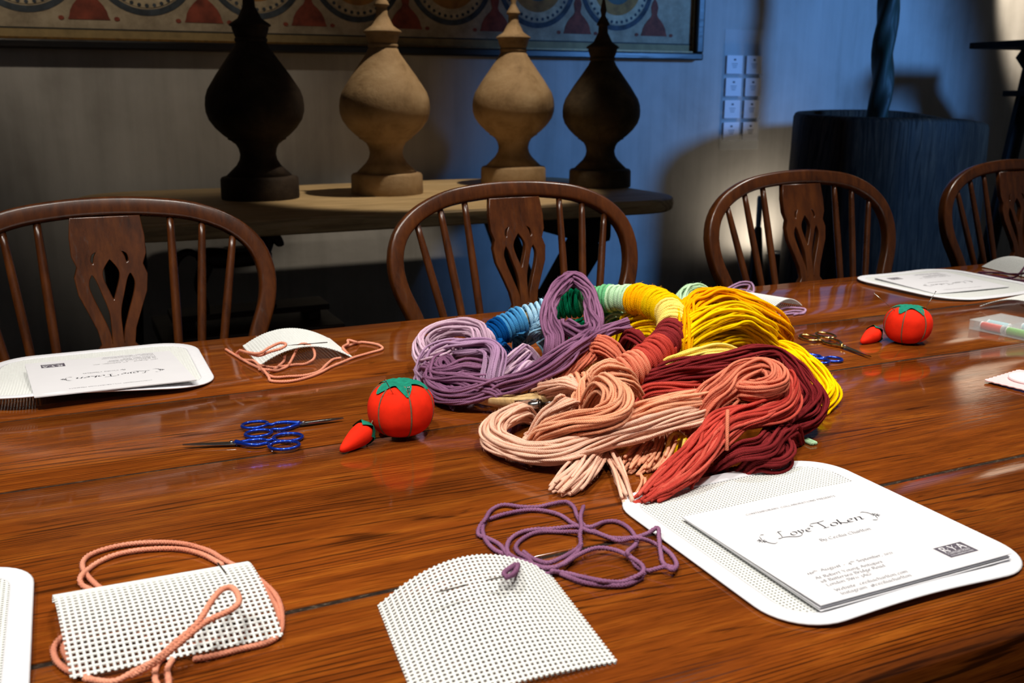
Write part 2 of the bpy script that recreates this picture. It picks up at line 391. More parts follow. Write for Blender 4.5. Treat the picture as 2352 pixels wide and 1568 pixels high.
# ------------------------------------------------------------------ long dining table
TX0, TX1 = -1.15, 2.75
table = thing('dining_table', 'long polished elm dining table of wide planks in the foreground', 'table', (0, 0, FLOOR))
TZ = -FLOOR
def plank(y0, y1, z0=0.0, th=0.036, front_round=False, seed=0):
    n = 170; xs = np.linspace(TX0, TX1, n); r = np.random.default_rng(seed)
    def wav(a):
        k = r.normal(size=14); ph = r.uniform(0, 6.28, 14); fr = np.geomspace(0.8, 40, 14)
        return a * (np.sin(xs[:, None] * fr + ph) * k / (1 + 0.05 * fr)).sum(1) / 3
    e0, e1 = wav(0.0014), wav(0.0014)
    if front_round:
        sec = []
        sec += [(0.012, -th), (0.003, -th + 0.006)]
        for a in np.linspace(0, 88, 11):
            sec.append((0.045 - 0.045 * math.cos(math.radians(a)), -0.026 + 0.026 * math.sin(math.radians(a))))
        sec.append((0.07, 0.0))
    else:
        b = 0.0012
        sec = [(0, -th), (0, -b), (b * 0.3, -b * 0.3), (b, 0)]
    b = 0.0012
    back = [(0, 0, -b, 0.0), (0, 0, -b * 0.3, -b * 0.3), (0, 0, 0, -b), (0, 0, 0, -th)]
    mid = [0.25, 0.5, 0.75]
    V = []
    for i in range(n):
        row = [(xs[i], y0 + e0[i] * (2.0 if front_round else 1) + a, z0 + z) for a, z in sec]
        yy0 = row[-1][1]; yy1 = y1 + e1[i] + back[0][2]
        row += [(xs[i], yy0 + (yy1 - yy0) * m, z0 + 0.0003 * math.sin(5 * m + xs[i] * 3 + seed)) for m in mid]
        row += [(xs[i], y1 + e1[i] + q[2], z0 + q[3]) for q in back]
        V += [(p[0], p[1], p[2] + TZ) for p in row]
    k = len(sec) + 3 + 4
    F = []
    for i in range(n - 1):
        for j in range(k):
            j2 = (j + 1) % k; F.append((i * k + j, i * k + j2, (i + 1) * k + j2, (i + 1) * k + j))
    F.append(tuple(range(k))); F.append(tuple(range((n - 1) * k, n * k))[::-1])
    o = mesh_from('plank', V, F, M['table'], table); smooth_by_angle(o, 25)
    bm = bmesh.new(); bm.from_mesh(o.data); bmesh.ops.recalc_face_normals(bm, faces=bm.faces); bm.to_mesh(o.data); bm.free()
    return o
G = 0.0028
plank(0.420, 0.637 - G, 0, 0.078, True, 1); plank(0.637 + G, 0.965 - G, 0, 0.04, False, 2)
plank(0.965 + G, 1.195 - G, 0, 0.04, False, 3); plank(1.195 + G, 1.492, 0, 0.04, False, 4)
for y in (0.637, 0.965, 1.195):
    bm = bmesh.new(); box(bm, ((TX0 + TX1) / 2, y, TZ - 0.0052), (TX1 - TX0 - 0.01, 0.0085, 0.008)); bm_obj('seam_dirt', bm, M['dirt'], table)
for x in (TX0 + 0.25, 0.8, TX1 - 0.25):
    bm = bmesh.new(); box(bm, (x, 1.05, TZ - 0.04 - 0.02), (0.09, 0.80, 0.04), 0.004); bm_obj('cross_batten', bm, M['darkwood'], table)
for x in (TX0 + 0.25, TX1 - 0.25):
    for y in (0.71, 1.2):
        lathe_p = [(0, 0.03), (0.06, 0.036), (0.1, 0.028), (0.2, 0.034), (0.42, 0.042), (0.52, 0.03), (0.56, 0.042), (0.68, 0.042)]
        o = lathe('leg', lathe_p, M['darkwood'], table, 20); o.location = (x, y, 0)
    bm = bmesh.new(); box(bm, (x, 0.91, 0.12), (0.05, 0.52, 0.06), 0.006); bm_obj('stretcher', bm, M['darkwood'], table)

# ------------------------------------------------------------------ windsor chairs
REC = 0.27; SEATZ = 0.45
AZ = 0.705   # height of the arm bow above the floor
def rec(x, z, y=0.0): return (x, y + (z - AZ) * REC, z)
def build_chair(label):
    c = thing('windsor_chair', label, 'chair', (0, 0, FLOOR), 0, 'windsor chairs along the far side of the table')
    half = [(0.208, AZ - 0.01), (0.228, 0.755), (0.247, 0.80), (0.2545, 0.838), (0.251, 0.872), (0.234, 0.905), (0.197, 0.935), (0.14, 0.957), (0.07, 0.967), (0.0, 0.970)]
    pts = [rec(-x, z) for x, z in half] + [rec(x, z) for x, z in half[::-1][1:]]
    P = catmull(pts, 0.012)
    nrm = np.array([0, 1, -REC]); nrm /= np.linalg.norm(nrm)
    o = tube('bow', P, 1.0, M['chair'], c, section=rsec(0.0145, 0.013, 0.006, 3), ref=nrm)
    # arm bow: a flat U, open towards the table
    arm = [(-0.275, -0.33), (-0.283, -0.2), (-0.27, -0.08), (-0.22, -0.005), (-0.1, 0.022), (0, 0.026), (0.1, 0.022), (0.22, -0.005), (0.27, -0.08), (0.283, -0.2), (0.275, -0.33)]
    tube('arm_bow', catmull([(x, y, AZ - 0.012) for x, y in arm], 0.02), 1.0, M['chair'], c, section=rsec(0.02, 0.012, 0.006, 2), ref=(0, 0, 1))
    def bowz(x):
        q = [p for p in P if abs(p[0] - x) < 0.02 and p[2] > 0.84]
        return min(q, key=lambda p: abs(p[0] - x))[2] - 0.006
    for sgn in (-1, 1):
        for xt, xb in ((0.205, 0.158), (0.155, 0.126), (0.103, 0.092)):
            zt = bowz(sgn * xt)
            a = np.array(rec(sgn * xb, AZ - 0.01)); b = np.array(rec(sgn * xt, zt))
            n = 9; tt = np.linspace(0, 1, n)[:, None]
            tube('spindle', a + (b - a) * tt, 0.0052 + 0.0026 * np.sin(np.linspace(0.5, 2.9, n)), M['chair'], c, 8)
        for xb, yb in ((0.262, -0.1), (0.278, -0.22), (0.18, 0.0), (0.09, 0.015)):
            a = np.array((sgn * xb * 0.8, yb * 0.9 - 0.05, SEATZ - 0.01)); b = np.array((sgn * xb, yb, AZ - 0.012))
            tube('lower_spindle', a + (b - a) * np.linspace(0, 1, 7)[:, None], 0.0065, M['chair'], c, 8)
    # pierced splat
    out = [(0.053, 0.955), (0.057, 0.925), (0.0565, 0.898), (0.050, 0.882), (0.0555, 0.866), (0.052, 0.84), (0.040, 0.812), (0.029, 0.785), (0.0245, 0.762), (0.033, 0.752), (0.039, 0.742), (0.039, AZ - 0.01)]
    def cspl(pts, h): return [tuple(p[:2]) for p in catmull([(x, z, 0) for x, z in pts], h)]
    loop = [(-x, z) for x, z in out[::-1]] + out
    holes = []
    holes.append(cspl([(0, 0.893), (0.012, 0.876), (0.013, 0.862), (0.004, 0.836), (0, 0.828), (-0.004, 0.836), (-0.013, 0.862), (-0.012, 0.876), (0, 0.893)], 0.004)[:-1])
    for s_ in (-1, 1):
        holes.append([(s_ * x, z) for x, z in cspl([(0.030, 0.871), (0.036, 0.856), (0.033, 0.838), (0.021, 0.806), (0.0125, 0.782), (0.009, 0.762), (0.0075, 0.785), (0.0085, 0.812), (0.016, 0.838), (0.024, 0.862), (0.030, 0.871)], 0.004)[:-1]])
        holes.append([(s_ * x, z) for x, z in cspl([(0.017, 0.905), (0.027, 0.900), (0.030, 0.888), (0.025, 0.884), (0.023, 0.894), (0.017, 0.905)], 0.004)[:-1]])
    cu = bpy.data.curves.new('splat_outline', 'CURVE'); cu.dimensions = '2D'; cu.fill_mode = 'BOTH'; cu.extrude = 0.0055; cu.bevel_depth = 0.0012; cu.bevel_resolution = 1
    for lp in [loop] + holes:
        sp = cu.splines.new('POLY'); sp.points.add(len(lp) - 1); sp.use_cyclic_u = True
        for p, (x, z) in zip(sp.points, lp): p.co = (x, z, 0, 1)
    tmp = bpy.data.objects.new('tmp', cu); me = bpy.data.meshes.new_from_object(tmp); bpy.data.objects.remove(tmp)
    for v in me.vertices:
        x, z, d = v.co; y = d - 0.004; v.co = rec(x, z, y)
    me.materials.clear(); me.materials.append(M['chair']); me.name = 'splat'
    o = bpy.data.objects.new('splat', me); COL.objects.link(o); o.parent = c
    # saddle seat and legs
    n = 40; V = []; F = []
    for lev, (sc, z) in enumerate(((0.93, SEATZ - 0.04), (1.0, SEATZ - 0.02), (0.98, SEATZ), (0.8, SEATZ - 0.006), (0.3, SEATZ - 0.012))):
        for k in range(n):
            a = 2 * math.pi * k / n
            V.append((sc * 0.235 * math.copysign(abs(math.cos(a)) ** 0.8, math.cos(a)), -0.17 + sc * 0.215 * math.copysign(abs(math.sin(a)) ** 0.8, math.sin(a)), z))
    for l in range(4):
        for k in range(n):
            F.append((l * n + k, l * n + (k + 1) % n, (l + 1) * n + (k + 1) % n, (l + 1) * n + k))
    F.append(tuple(range(n))[::-1]); F.append(tuple(range(4 * n, 5 * n)))
    mesh_from('seat', V, F, M['chair'], c)
    for sx in (-1, 1):
        for ya, yb in ((-0.31, -0.37), (-0.06, 0.02)):
            a = np.array((sx * 0.15, ya, SEATZ - 0.03)); b = np.array((sx * 0.215, yb, 0.0)); tt = np.linspace(0, 1, 12)
            tube('leg', a + (b - a) * tt[:, None], 0.013 + 0.006 * np.sin(tt * 9) ** 2, M['chair'], c, 10)
        tube('stretcher', np.linspace((sx * 0.19, -0.35, 0.17), (sx * 0.19, 0.0, 0.17), 8), 0.009 + 0.004 * np.sin(np.linspace(0, math.pi, 8)), M['chair'], c, 8)
    return c
ch = build_chair('dark windsor armchair at the left end, rocking horse behind its back')
ch.location = (0.050, 1.56, FLOOR); ch.scale = (0.93, 0.95, 0.984)
dup(ch, (0.745, 1.562, FLOOR), 0, 'dark windsor armchair straight behind the yarn pile, second from the left')
dup(ch, (1.412, 1.562, FLOOR), 0, 'dark windsor armchair in front of the hollow log planter, catching blue light on its bow')
dup(ch, (2.125, 1.62, FLOOR), 0, 'dark windsor armchair cut by the right edge, farthest along the table')

# ------------------------------------------------------------------ side table with the four finials
SX0, SX1, SY0, SY1, SZ = 0.02, 1.80, 2.53, 3.52, 0.05
st = thing('side_table', 'old pale plank trestle table against the wall, carrying four finials', 'table', (0, 0, FLOOR))
def rounded_slab(name, x0, x1, y0, y1, z0, z1, cr, mat, parent, bev=0.012):
    pts = []
    for cx_, cy_, a0 in ((x1 - cr, y1 - cr, 0), (x0 + cr, y1 - cr, 90), (x0 + cr, y0 + cr, 180), (x1 - cr, y0 + cr, 270)):
        for i in range(9):
            a = math.radians(a0 + i * 90 / 8); pts.append((cx_ + cr * math.cos(a), cy_ + cr * math.sin(a)))
    n = len(pts); mx, my = (x0 + x1) / 2, (y0 + y1) / 2
    lev = [(z0, bev), (z0 + bev * 0.4, bev * 0.3), ((z0 + z1) / 2, 0), (z1 - bev * 0.4, bev * 0.3), (z1, bev)]
    V = []
    for z, ins in lev:
        for x, y in pts:
            d = Vector((mx - x, my - y)).normalized(); V.append((x + d.x * ins, y + d.y * ins, z))
    F = [(l * n + k, l * n + (k + 1) % n, (l + 1) * n + (k + 1) % n, (l + 1) * n + k) for l in range(len(lev) - 1) for k in range(n)]
    F.append(tuple(range(n))[::-1]); F.append(tuple(range((len(lev) - 1) * n, len(lev) * n)))
    return smooth_by_angle(mesh_from(name, V, F, mat, parent), 35)
O = -FLOOR
rounded_slab('table_top', SX0, SX1, SY0, SY1, SZ - 0.042 + O, SZ + O, 0.19, M['sideboard'], st)
for x in (0.12, 1.48):
    bm = bmesh.new(); box(bm, (x, 3.02, SZ - 0.042 - 0.045 + O), (0.1, 0.86, 0.09), 0.02); bm_obj('bearer', bm, M['darkwood'], st)
    for y0, y1 in ((2.66, 3.34), (3.38, 2.70)):
        a = np.array((x, y0, SZ - 0.13 + O)); b = np.array((x, y1, 0.0))
        tube('leg', np.linspace(a, b, 6), 1.0, M['darkwood'], st, section=rsec(0.055, 0.035, 0.008, 2), ref=(1, 0, 0))
bm = bmesh.new(); box(bm, (0.80, 3.21, 0.30), (1.36, 0.05, 0.08), 0.01); bm_obj('stretcher', bm, M['darkwood'], st)

PROF = [(0.0338, 0.1165), (0.040, 0.1175), (0.0926, 0.1165), (0.099, 0.112), (0.103, 0.098), (0.1339, 0.0662), (0.150, 0.0565), (0.1665, 0.0532), (0.184, 0.0568), (0.1975, 0.0645), (0.201, 0.070), (0.207, 0.077), (0.211, 0.086), (0.2155, 0.0865), (0.219, 0.092), (0.2241, 0.0987), (0.245, 0.120), (0.2688, 0.1369), (0.292, 0.1445), (0.3132, 0.1455), (0.335, 0.143), (0.3573, 0.1355), (0.4011, 0.1073), (0.4446, 0.076), (0.4784, 0.0519), (0.4900, 0.0472), (0.4925, 0.0440), (0.496, 0.0475), (0.503, 0.0475), (0.506, 0.0448), (0.5134, 0.0475), (0.530, 0.0531), (0.536, 0.0535), (0.5395, 0.0605), (0.5435, 0.0601), (0.5601, 0.0349), (0.5934, 0.0181), (0.6106, 0.0175), (0.6165, 0.0167), (0.6205, 0.0242), (0.6251, 0.0236), (0.6488, 0.0097), (0.655, 0.008), (0.672, 0.012), (0.70, 0.0065), (0.725, 0.001)]
def finial(x, y, s, mat, label):
    t_ = thing('finial', label, 'finial', (x, y, SZ), rng.uniform(0, 6), 'turned finials on the side table')
    body = [((z - 0.0338) * s, r * s) for z, r in PROF]
    i = next(k for k, p in enumerate(PROF) if p[0] > 0.505)
    for nm, pr in (('base_disc', body[:5]), ('vase', body[4:i + 1]), ('spire', body[i:])):
        o = lathe(nm, pr, mat, t_, 56)
        if nm == 'base_disc': smooth_by_angle(o, 35)
    return t_
finial(0.555, 3.11, 1.02, M['stone_dark'], 'dark brown turned finial, leftmost on the side table')
finial(0.963, 3.09, 1.0, M['stone_pale'], 'pale ochre turned finial with its top lit, second from the left on the side table')
finial(1.475, 3.21, 1.0, M['stone_pale'], 'pale ochre turned finial behind the middle chair bow, third on the side table')
finial(1.725, 3.02, 0.93, M['stone_olive'], 'dark weathered turned finial at the right end of the side table')

# ------------------------------------------------------------------ wooden horse under the side table
h = thing('toy_horse', 'dark carved wooden horse on the low bench under the side table', 'toy horse', (0.52, 2.62, FLOOR))
def blob(name, pts, rad, parent, mat, sides=14, sc=None):
    P = catmull([tuple(p) + (r,) for p, r in zip(pts, rad)], 0.02)
    return tube(name, P[:, :3], P[:, 3], mat, parent, sides)
bz = 0.42
blob('body', [(-0.26, 0, bz + 0.15), (-0.2, 0, bz + 0.16), (0.0, 0, bz + 0.14), (0.16, 0, bz + 0.17), (0.2, 0, bz + 0.19)], [0.03, 0.085, 0.08, 0.085, 0.03], h, M['horse'])
blob('neck', [(0.13, 0, bz + 0.17), (0.18, 0, bz + 0.26), (0.2, 0, bz + 0.335)], [0.08, 0.055, 0.045], h, M['horse'])
blob('head', [(0.155, 0, bz + 0.36), (0.2, 0, bz + 0.355), (0.245, 0, bz + 0.30), (0.275, 0, bz + 0.235), (0.28, 0, bz + 0.22)], [0.02, 0.046, 0.04, 0.028, 0.012], h, M['horse'])
for s_ in (-1, 1): tube('ear', np.array([(0.185, s_ * 0.022, bz + 0.385), (0.182, s_ * 0.028, bz + 0.41), (0.185, s_ * 0.03, bz + 0.435)]), np.array([0.014, 0.011, 0.002]), M['horse'], h, 8)
blob('tail', [(-0.24, 0, bz + 0.18), (-0.31, 0, bz + 0.22), (-0.38, 0, bz + 0.16), (-0.4, 0, bz + 0.02)], [0.02, 0.03, 0.03, 0.01], h, M['horse'])
for x, dx in ((-0.2, -0.05), (0.15, 0.05)):
    for s_ in (-1, 1):
        blob('leg', [(x, s_ * 0.05, bz + 0.12), (x + dx, s_ * 0.06, bz - 0.08), (x + dx * 0.6, s_ * 0.06, 0.2), (x + dx * 0.8, s_ * 0.06, 0.13)], [0.045, 0.03, 0.022, 0.03], h, M['horse'], 10)
h.location = (0.445, 2.93, -0.30); h.scale = (0.46, 0.44, 0.345)
bm = bmesh.new(); box(bm, (0.05, 0, 0.105), (1.0, 0.3, 0.05), 0.006); bm_obj('base_board', bm, M['horse'], h)
for x in (-0.35, 0.45):
    bm = bmesh.new(); box(bm, (x, 0, 0.04), (0.08, 0.28, 0.08), 0.006); bm_obj('foot', bm, M['horse'], h)
bm = bmesh.new(); box(bm, (0.0, 0, bz + 0.22), (0.16, 0.14, 0.03), 0.012); bm_obj('saddle', bm, M['black'], h)

lb = thing('low_bench', 'low dark plank bench under the side table carrying the toy horse', 'bench', (0.46, 2.95, FLOOR))
BZ = -0.30 - FLOOR
bm = bmesh.new(); box(bm, (0, 0, BZ - 0.02), (0.52, 0.36, 0.04), 0.005); bm_obj('bench_top', bm, M['horse'], lb)
for sx in (-1, 1):
    bm = bmesh.new(); box(bm, (sx * 0.2, 0, (BZ - 0.04) / 2), (0.035, 0.3, BZ - 0.04), 0.004); bm_obj('bench_end', bm, M['horse'], lb)

# ------------------------------------------------------------------ framed painted panel
pic = thing('framed_picture', 'long dark framed folk painting of roundels and rust tulips on the wall', 'picture', (0, WALLY - 0.03, 0))
PX0, PX1, PZ0, PZ1 = -1.3, 2.555, 0.51, 1.35
def pbox(name, x0, x1, z0, z1, d0, d1, mat, bev=0.0):
    bm = bmesh.new(); box(bm, ((x0 + x1) / 2, 0.03 - (d0 + d1) / 2, (z0 + z1) / 2), (x1 - x0, d1 - d0, z1 - z0), bev); return bm_obj(name, bm, mat, pic)
pbox('panel', PX0 + 0.03, PX1 - 0.03, PZ0 + 0.03, PZ1 - 0.03, 0.0, 0.012, M['pic_ground'])
for nm, a in (('frame_rail', (PX0, PX1, PZ0, PZ0 + 0.03)), ('frame_rail', (PX0, PX1, PZ1 - 0.03, PZ1)), ('frame_stile', (PX0, PX0 + 0.035, PZ0 + 0.03, PZ1 - 0.03)), ('frame_stile', (PX1 - 0.035, PX1, PZ0 + 0.03, PZ1 - 0.03))):
    pbox(nm, *a, 0.0, 0.05, M['framewood'], 0.006)
pbox('gilt_slip', PX0 + 0.035, PX1 - 0.035, PZ0 + 0.03, PZ0 + 0.037, 0.0, 0.03, M['gilt'])
pbox('gilt_slip', PX1 - 0.042, PX1 - 0.035, PZ0 + 0.037, PZ1 - 0.03, 0.0, 0.03, M['gilt'])
pbox('border_band', PX0 + 0.035, PX1 - 0.042, PZ0 + 0.037, PZ0 + 0.063, 0.012, 0.0130, M['pic_band'])
pbox('border_line', PX0 + 0.035, PX1 - 0.042, PZ0 + 0.063, PZ0 + 0.068, 0.012, 0.0134, M['pic_line'])
def flat(name, polys, depth, mat):
    """painted shapes: flat polygons (x, z) lying on the panel"""
    V, F = [], []
    for p in polys:
        F.append(tuple(range(len(V), len(V) + len(p)))); V += [(x, 0.03 - depth, z) for x, z in p]
    return mesh_from(name, V, F, mat, pic, smooth=False)
def ringq(cx_, cz, r0, r1, n=48):
    out = []
    for k in range(n):
        a, b = 2 * math.pi * k / n, 2 * math.pi * (k + 1) / n
        out.append([(cx_ + r0 * math.cos(a), cz + r0 * math.sin(a)), (cx_ + r1 * math.cos(a), cz + r1 * math.sin(a)), (cx_ + r1 * math.cos(b), cz + r1 * math.sin(b)), (cx_ + r0 * math.cos(b), cz + r0 * math.sin(b))])
    return out
def disc(cx_, cz, r, n=32, sx=1.0): return [[(cx_ + sx * r * math.cos(2 * math.pi * k / n), cz + r * math.sin(2 * math.pi * k / n)) for k in range(n)]]
PER = 0.366; CZ = 0.795
for k in range(-4, 7):
    cx_ = 0.311 + PER * k
    if not (PX0 + 0.2 < cx_ < PX1 - 0.1): continue
    flat('roundel', ringq(cx_, CZ, 0.152, 0.172), 0.0132, M['pic_slate'])
    flat('roundel_ring', ringq(cx_, CZ, 0.098, 0.146), 0.0136, M['pic_cream'])
    flat('roundel_core', ringq(cx_, CZ, 0.07, 0.112), 0.0139, M['pic_ochre'])
    flat('roundel_eye', disc(cx_, CZ, 0.07), 0.0141, M['pic_green'])
    flat('roundel_beads', [q for j in range(36) for q in disc(cx_ + 0.139 * math.cos(j * math.pi / 18), CZ + 0.139 * math.sin(j * math.pi / 18), 0.0065, 8)], 0.0143, M['pic_slate'])
    tx = cx_ + PER / 2
    if tx < PX1 - 0.1:
        prof = [(0.0, 0.072), (0.012, 0.066), (0.028, 0.062), (0.045, 0.052), (0.062, 0.036), (0.075, 0.02), (0.086, 0.014), (0.1, 0.017), (0.115, 0.02), (0.135, 0.012), (0.15, 0.0)]
        z0 = 0.606; f_ = 0.90
        flat('tulip', [[(tx - w * f_, z0 + z) for z, w in prof[:-1]] + [(tx, z0 + 0.15)] + [(tx + w * f_, z0 + z) for z, w in prof[:-1][::-1]]], 0.0137, M['pic_red'])
        for e in (-1, 1): flat('tulip_spot', disc(tx + e * 0.085, z0 + 0.004, 0.007, 10, 1.3), 0.0138, M['pic_red'])

# ------------------------------------------------------------------ cards on the wall
rack = thing('card_rack', 'clear acrylic rack holding two columns of white cards on the wall', 'card holder', (2.805, WALLY, 0))
bm = bmesh.new(); box(bm, (0, -0.004, 0.385), (0.215, 0.006, 0.52), 0.002); bm_obj('back_plate', bm, M['acrylic'], rack)
for i in range(4):
    for j in (-1, 1):
        bm = bmesh.new(); box(bm, (j * 0.0535, -0.014, 0.166 + 0.096 * i), (0.09, 0.016, 0.006), 0.001); bm_obj('ledge', bm, M['acrylic'], rack)
rows = ('bottom', 'lower middle', 'upper middle', 'top')
for i in range(4):
    for j, side in ((-1, 'left'), (1, 'right')):
        c_ = thing('wall_card', f'small white printed card, {rows[i]} of the {side} column in the wall rack', 'card', (2.805 + j * 0.0535, WALLY - 0.0105, 0.169 + 0.096 * i), 0, 'printed cards in the wall rack')
        bm = bmesh.new(); box(bm, (0, 0, 0.039), (0.084, 0.003, 0.078)); bm_obj('card_sheet', bm, M['paper'], c_)
        bm = bmesh.new()
        box(bm, (0, -0.0018, 0.06), (0.012, 0.0004, 0.008))
        for q in range(3): box(bm, (0, -0.0018, 0.043 - q * 0.008), (0.034 - 0.006 * q, 0.0004, 0.002))
        bm_obj('print', bm, M['greyink'], c_)

# ------------------------------------------------------------------ hollow log planter with a barley twist pole
TUBX, TUBY, TUBR, TUBZ = 3.14, 3.08, 0.43, 0.295
tub = thing('log_planter', 'tall dark hollowed log planter standing near the wall', 'planter', (TUBX, TUBY, FLOOR))
n = 64; V = []; F = []
def tr(a): return 1 + 0.03 * math.sin(2 * a + 0.6) + 0.02 * math.sin(5 * a + 1.0) + 0.012 * math.sin(11 * a)
H_ = TUBZ - FLOOR
lev = [(0.0, 1.05), (0.1, 1.04), (0.35, 1.02), (0.65, 1.0), (0.9, 0.985), (H_ - 0.02, 0.98), (H_ - 0.005, 0.965), (H_, 0.94), (H_ - 0.004, 0.90), (H_ - 0.25, 0.87), (H_ - 0.26, 0.4)]
for z, s_ in lev:
    for k in range(n):
        a = 2 * math.pi * k / n; r = TUBR * tr(a) * s_
        dz = (-0.05 * max(0, math.cos(a + 0.35)) ** 3 + 0.012 * math.sin(a) - 0.004) if z > H_ - 0.1 else 0
        V.append((r * math.cos(a), 0.82 * r * math.sin(a), z + dz))
for l in range(len(lev) - 1):
    for k in range(n): F.append((l * n + k, l * n + (k + 1) % n, (l + 1) * n + (k + 1) % n, (l + 1) * n + k))
F.append(tuple(range(n))[::-1]); F.append(tuple(range((len(lev) - 1) * n, len(lev) * n)))
smooth_by_angle(mesh_from('trunk_shell', V, F, M['log'], tub), 50)
pole = thing('twisted_pole', 'dark green barley twist pole rising out of the log planter', 'pole', (3.085, 3.10, TUBZ - 0.26))
zs = np.linspace(0, 1.6, 260); P = np.stack([0.003 * np.cos(zs * 16), 0.003 * np.sin(zs * 16), zs], 1)
V = []; k = 24
for i, z in enumerate(zs):
    for j in range(k):
        a = 2 * math.pi * j / k; r = 0.042 + 0.0055 * math.cos(3 * (a - z * 9))
        V.append((P[i, 0] + r * math.cos(a), P[i, 1] + r * math.sin(a), z))
F = [(i * k + j, i * k + (j + 1) % k, (i + 1) * k + (j + 1) % k, (i + 1) * k + j) for i in range(len(zs) - 1) for j in range(k)]
F.append(tuple(range(k))[::-1]); F.append(tuple(range((len(zs) - 1) * k, len(zs) * k)))
mesh_from('shaft', V, F, M['greenpole'], pole)

# ------------------------------------------------------------------ library steps at the right
ls = thing('library_steps', 'dark wooden library steps at the right edge beside the log planter', 'steps', (0, 0, FLOOR))
for i in range(6):
    z = 0.572 - 0.2 * i - FLOOR; x = 3.63 + 0.24 * i
    bm = bmesh.new(); box(bm, (x + 0.2, 2.92, z), (0.40, 0.48, 0.026), 0.004); bm_obj('tread', bm, M['darkwood'], ls)
for y in (2.74, 3.10):
    tube('stringer', np.array([(3.9, y, 0.56 - FLOOR), (5.4, y, 0.0)]), 1.0, M['darkwood'], ls, section=rsec(0.05, 0.014, 0.003, 1), ref=(0, 1, 0))
    tube('back_leg', np.array([(3.97, y, 0.555 - FLOOR), (3.76, y, 0.0)]), 1.0, M['darkwood'], ls, section=rsec(0.04, 0.014, 0.003, 1), ref=(0, 1, 0))

# ------------------------------------------------------------------ uplighter and vase on the floor by the wall
up = thing('floor_uplighter', 'black can uplighter shining on the wall behind the third chair', 'lamp', (2.93, 3.48, FLOOR))
lathe('can', [(0, 0.06), (0.015, 0.062), (0.02, 0.05), (0.25, 0.05), (0.42, 0.055), (0.43, 0.05), (0.42, 0.044), (0.37, 0.03)], M['black'], up, 28)
t = NT('lamp_face'); t.p.inputs['Emission Color'].default_value = (1, 0.85, 0.65, 1); t.p.inputs['Emission Strength'].default_value = 12; t.base((0.9, 0.9, 0.9, 1))
o = lathe('lamp_face', [(0.395, 0.038), (0.398, 0.036), (0.399, 0.001)], t.m, up, 24)
lamp('uplighter_beam', 'SPOT', (2.96, 3.45, FLOOR + 0.445), (2.90, 3.66, FLOOR + 0.62), 5, WARM, 0.03, 150, 0.9)
bt = thing('tall_bottle', 'slim black bottle holding a pale blue rod, on the floor behind the third chair', 'bottle', (2.745, 3.4, FLOOR))
lathe('bottle_body', [(0, 0.03), (0.01, 0.035), (0.3, 0.035), (0.42, 0.028), (0.5, 0.022), (0.56, 0.016), (0.565, 0.012)], M['black'], bt, 24)
lathe('rod', [(0.55, 0.011), (0.6, 0.012), (0.69, 0.012), (0.70, 0.009)], M['greypole'], bt, 16)

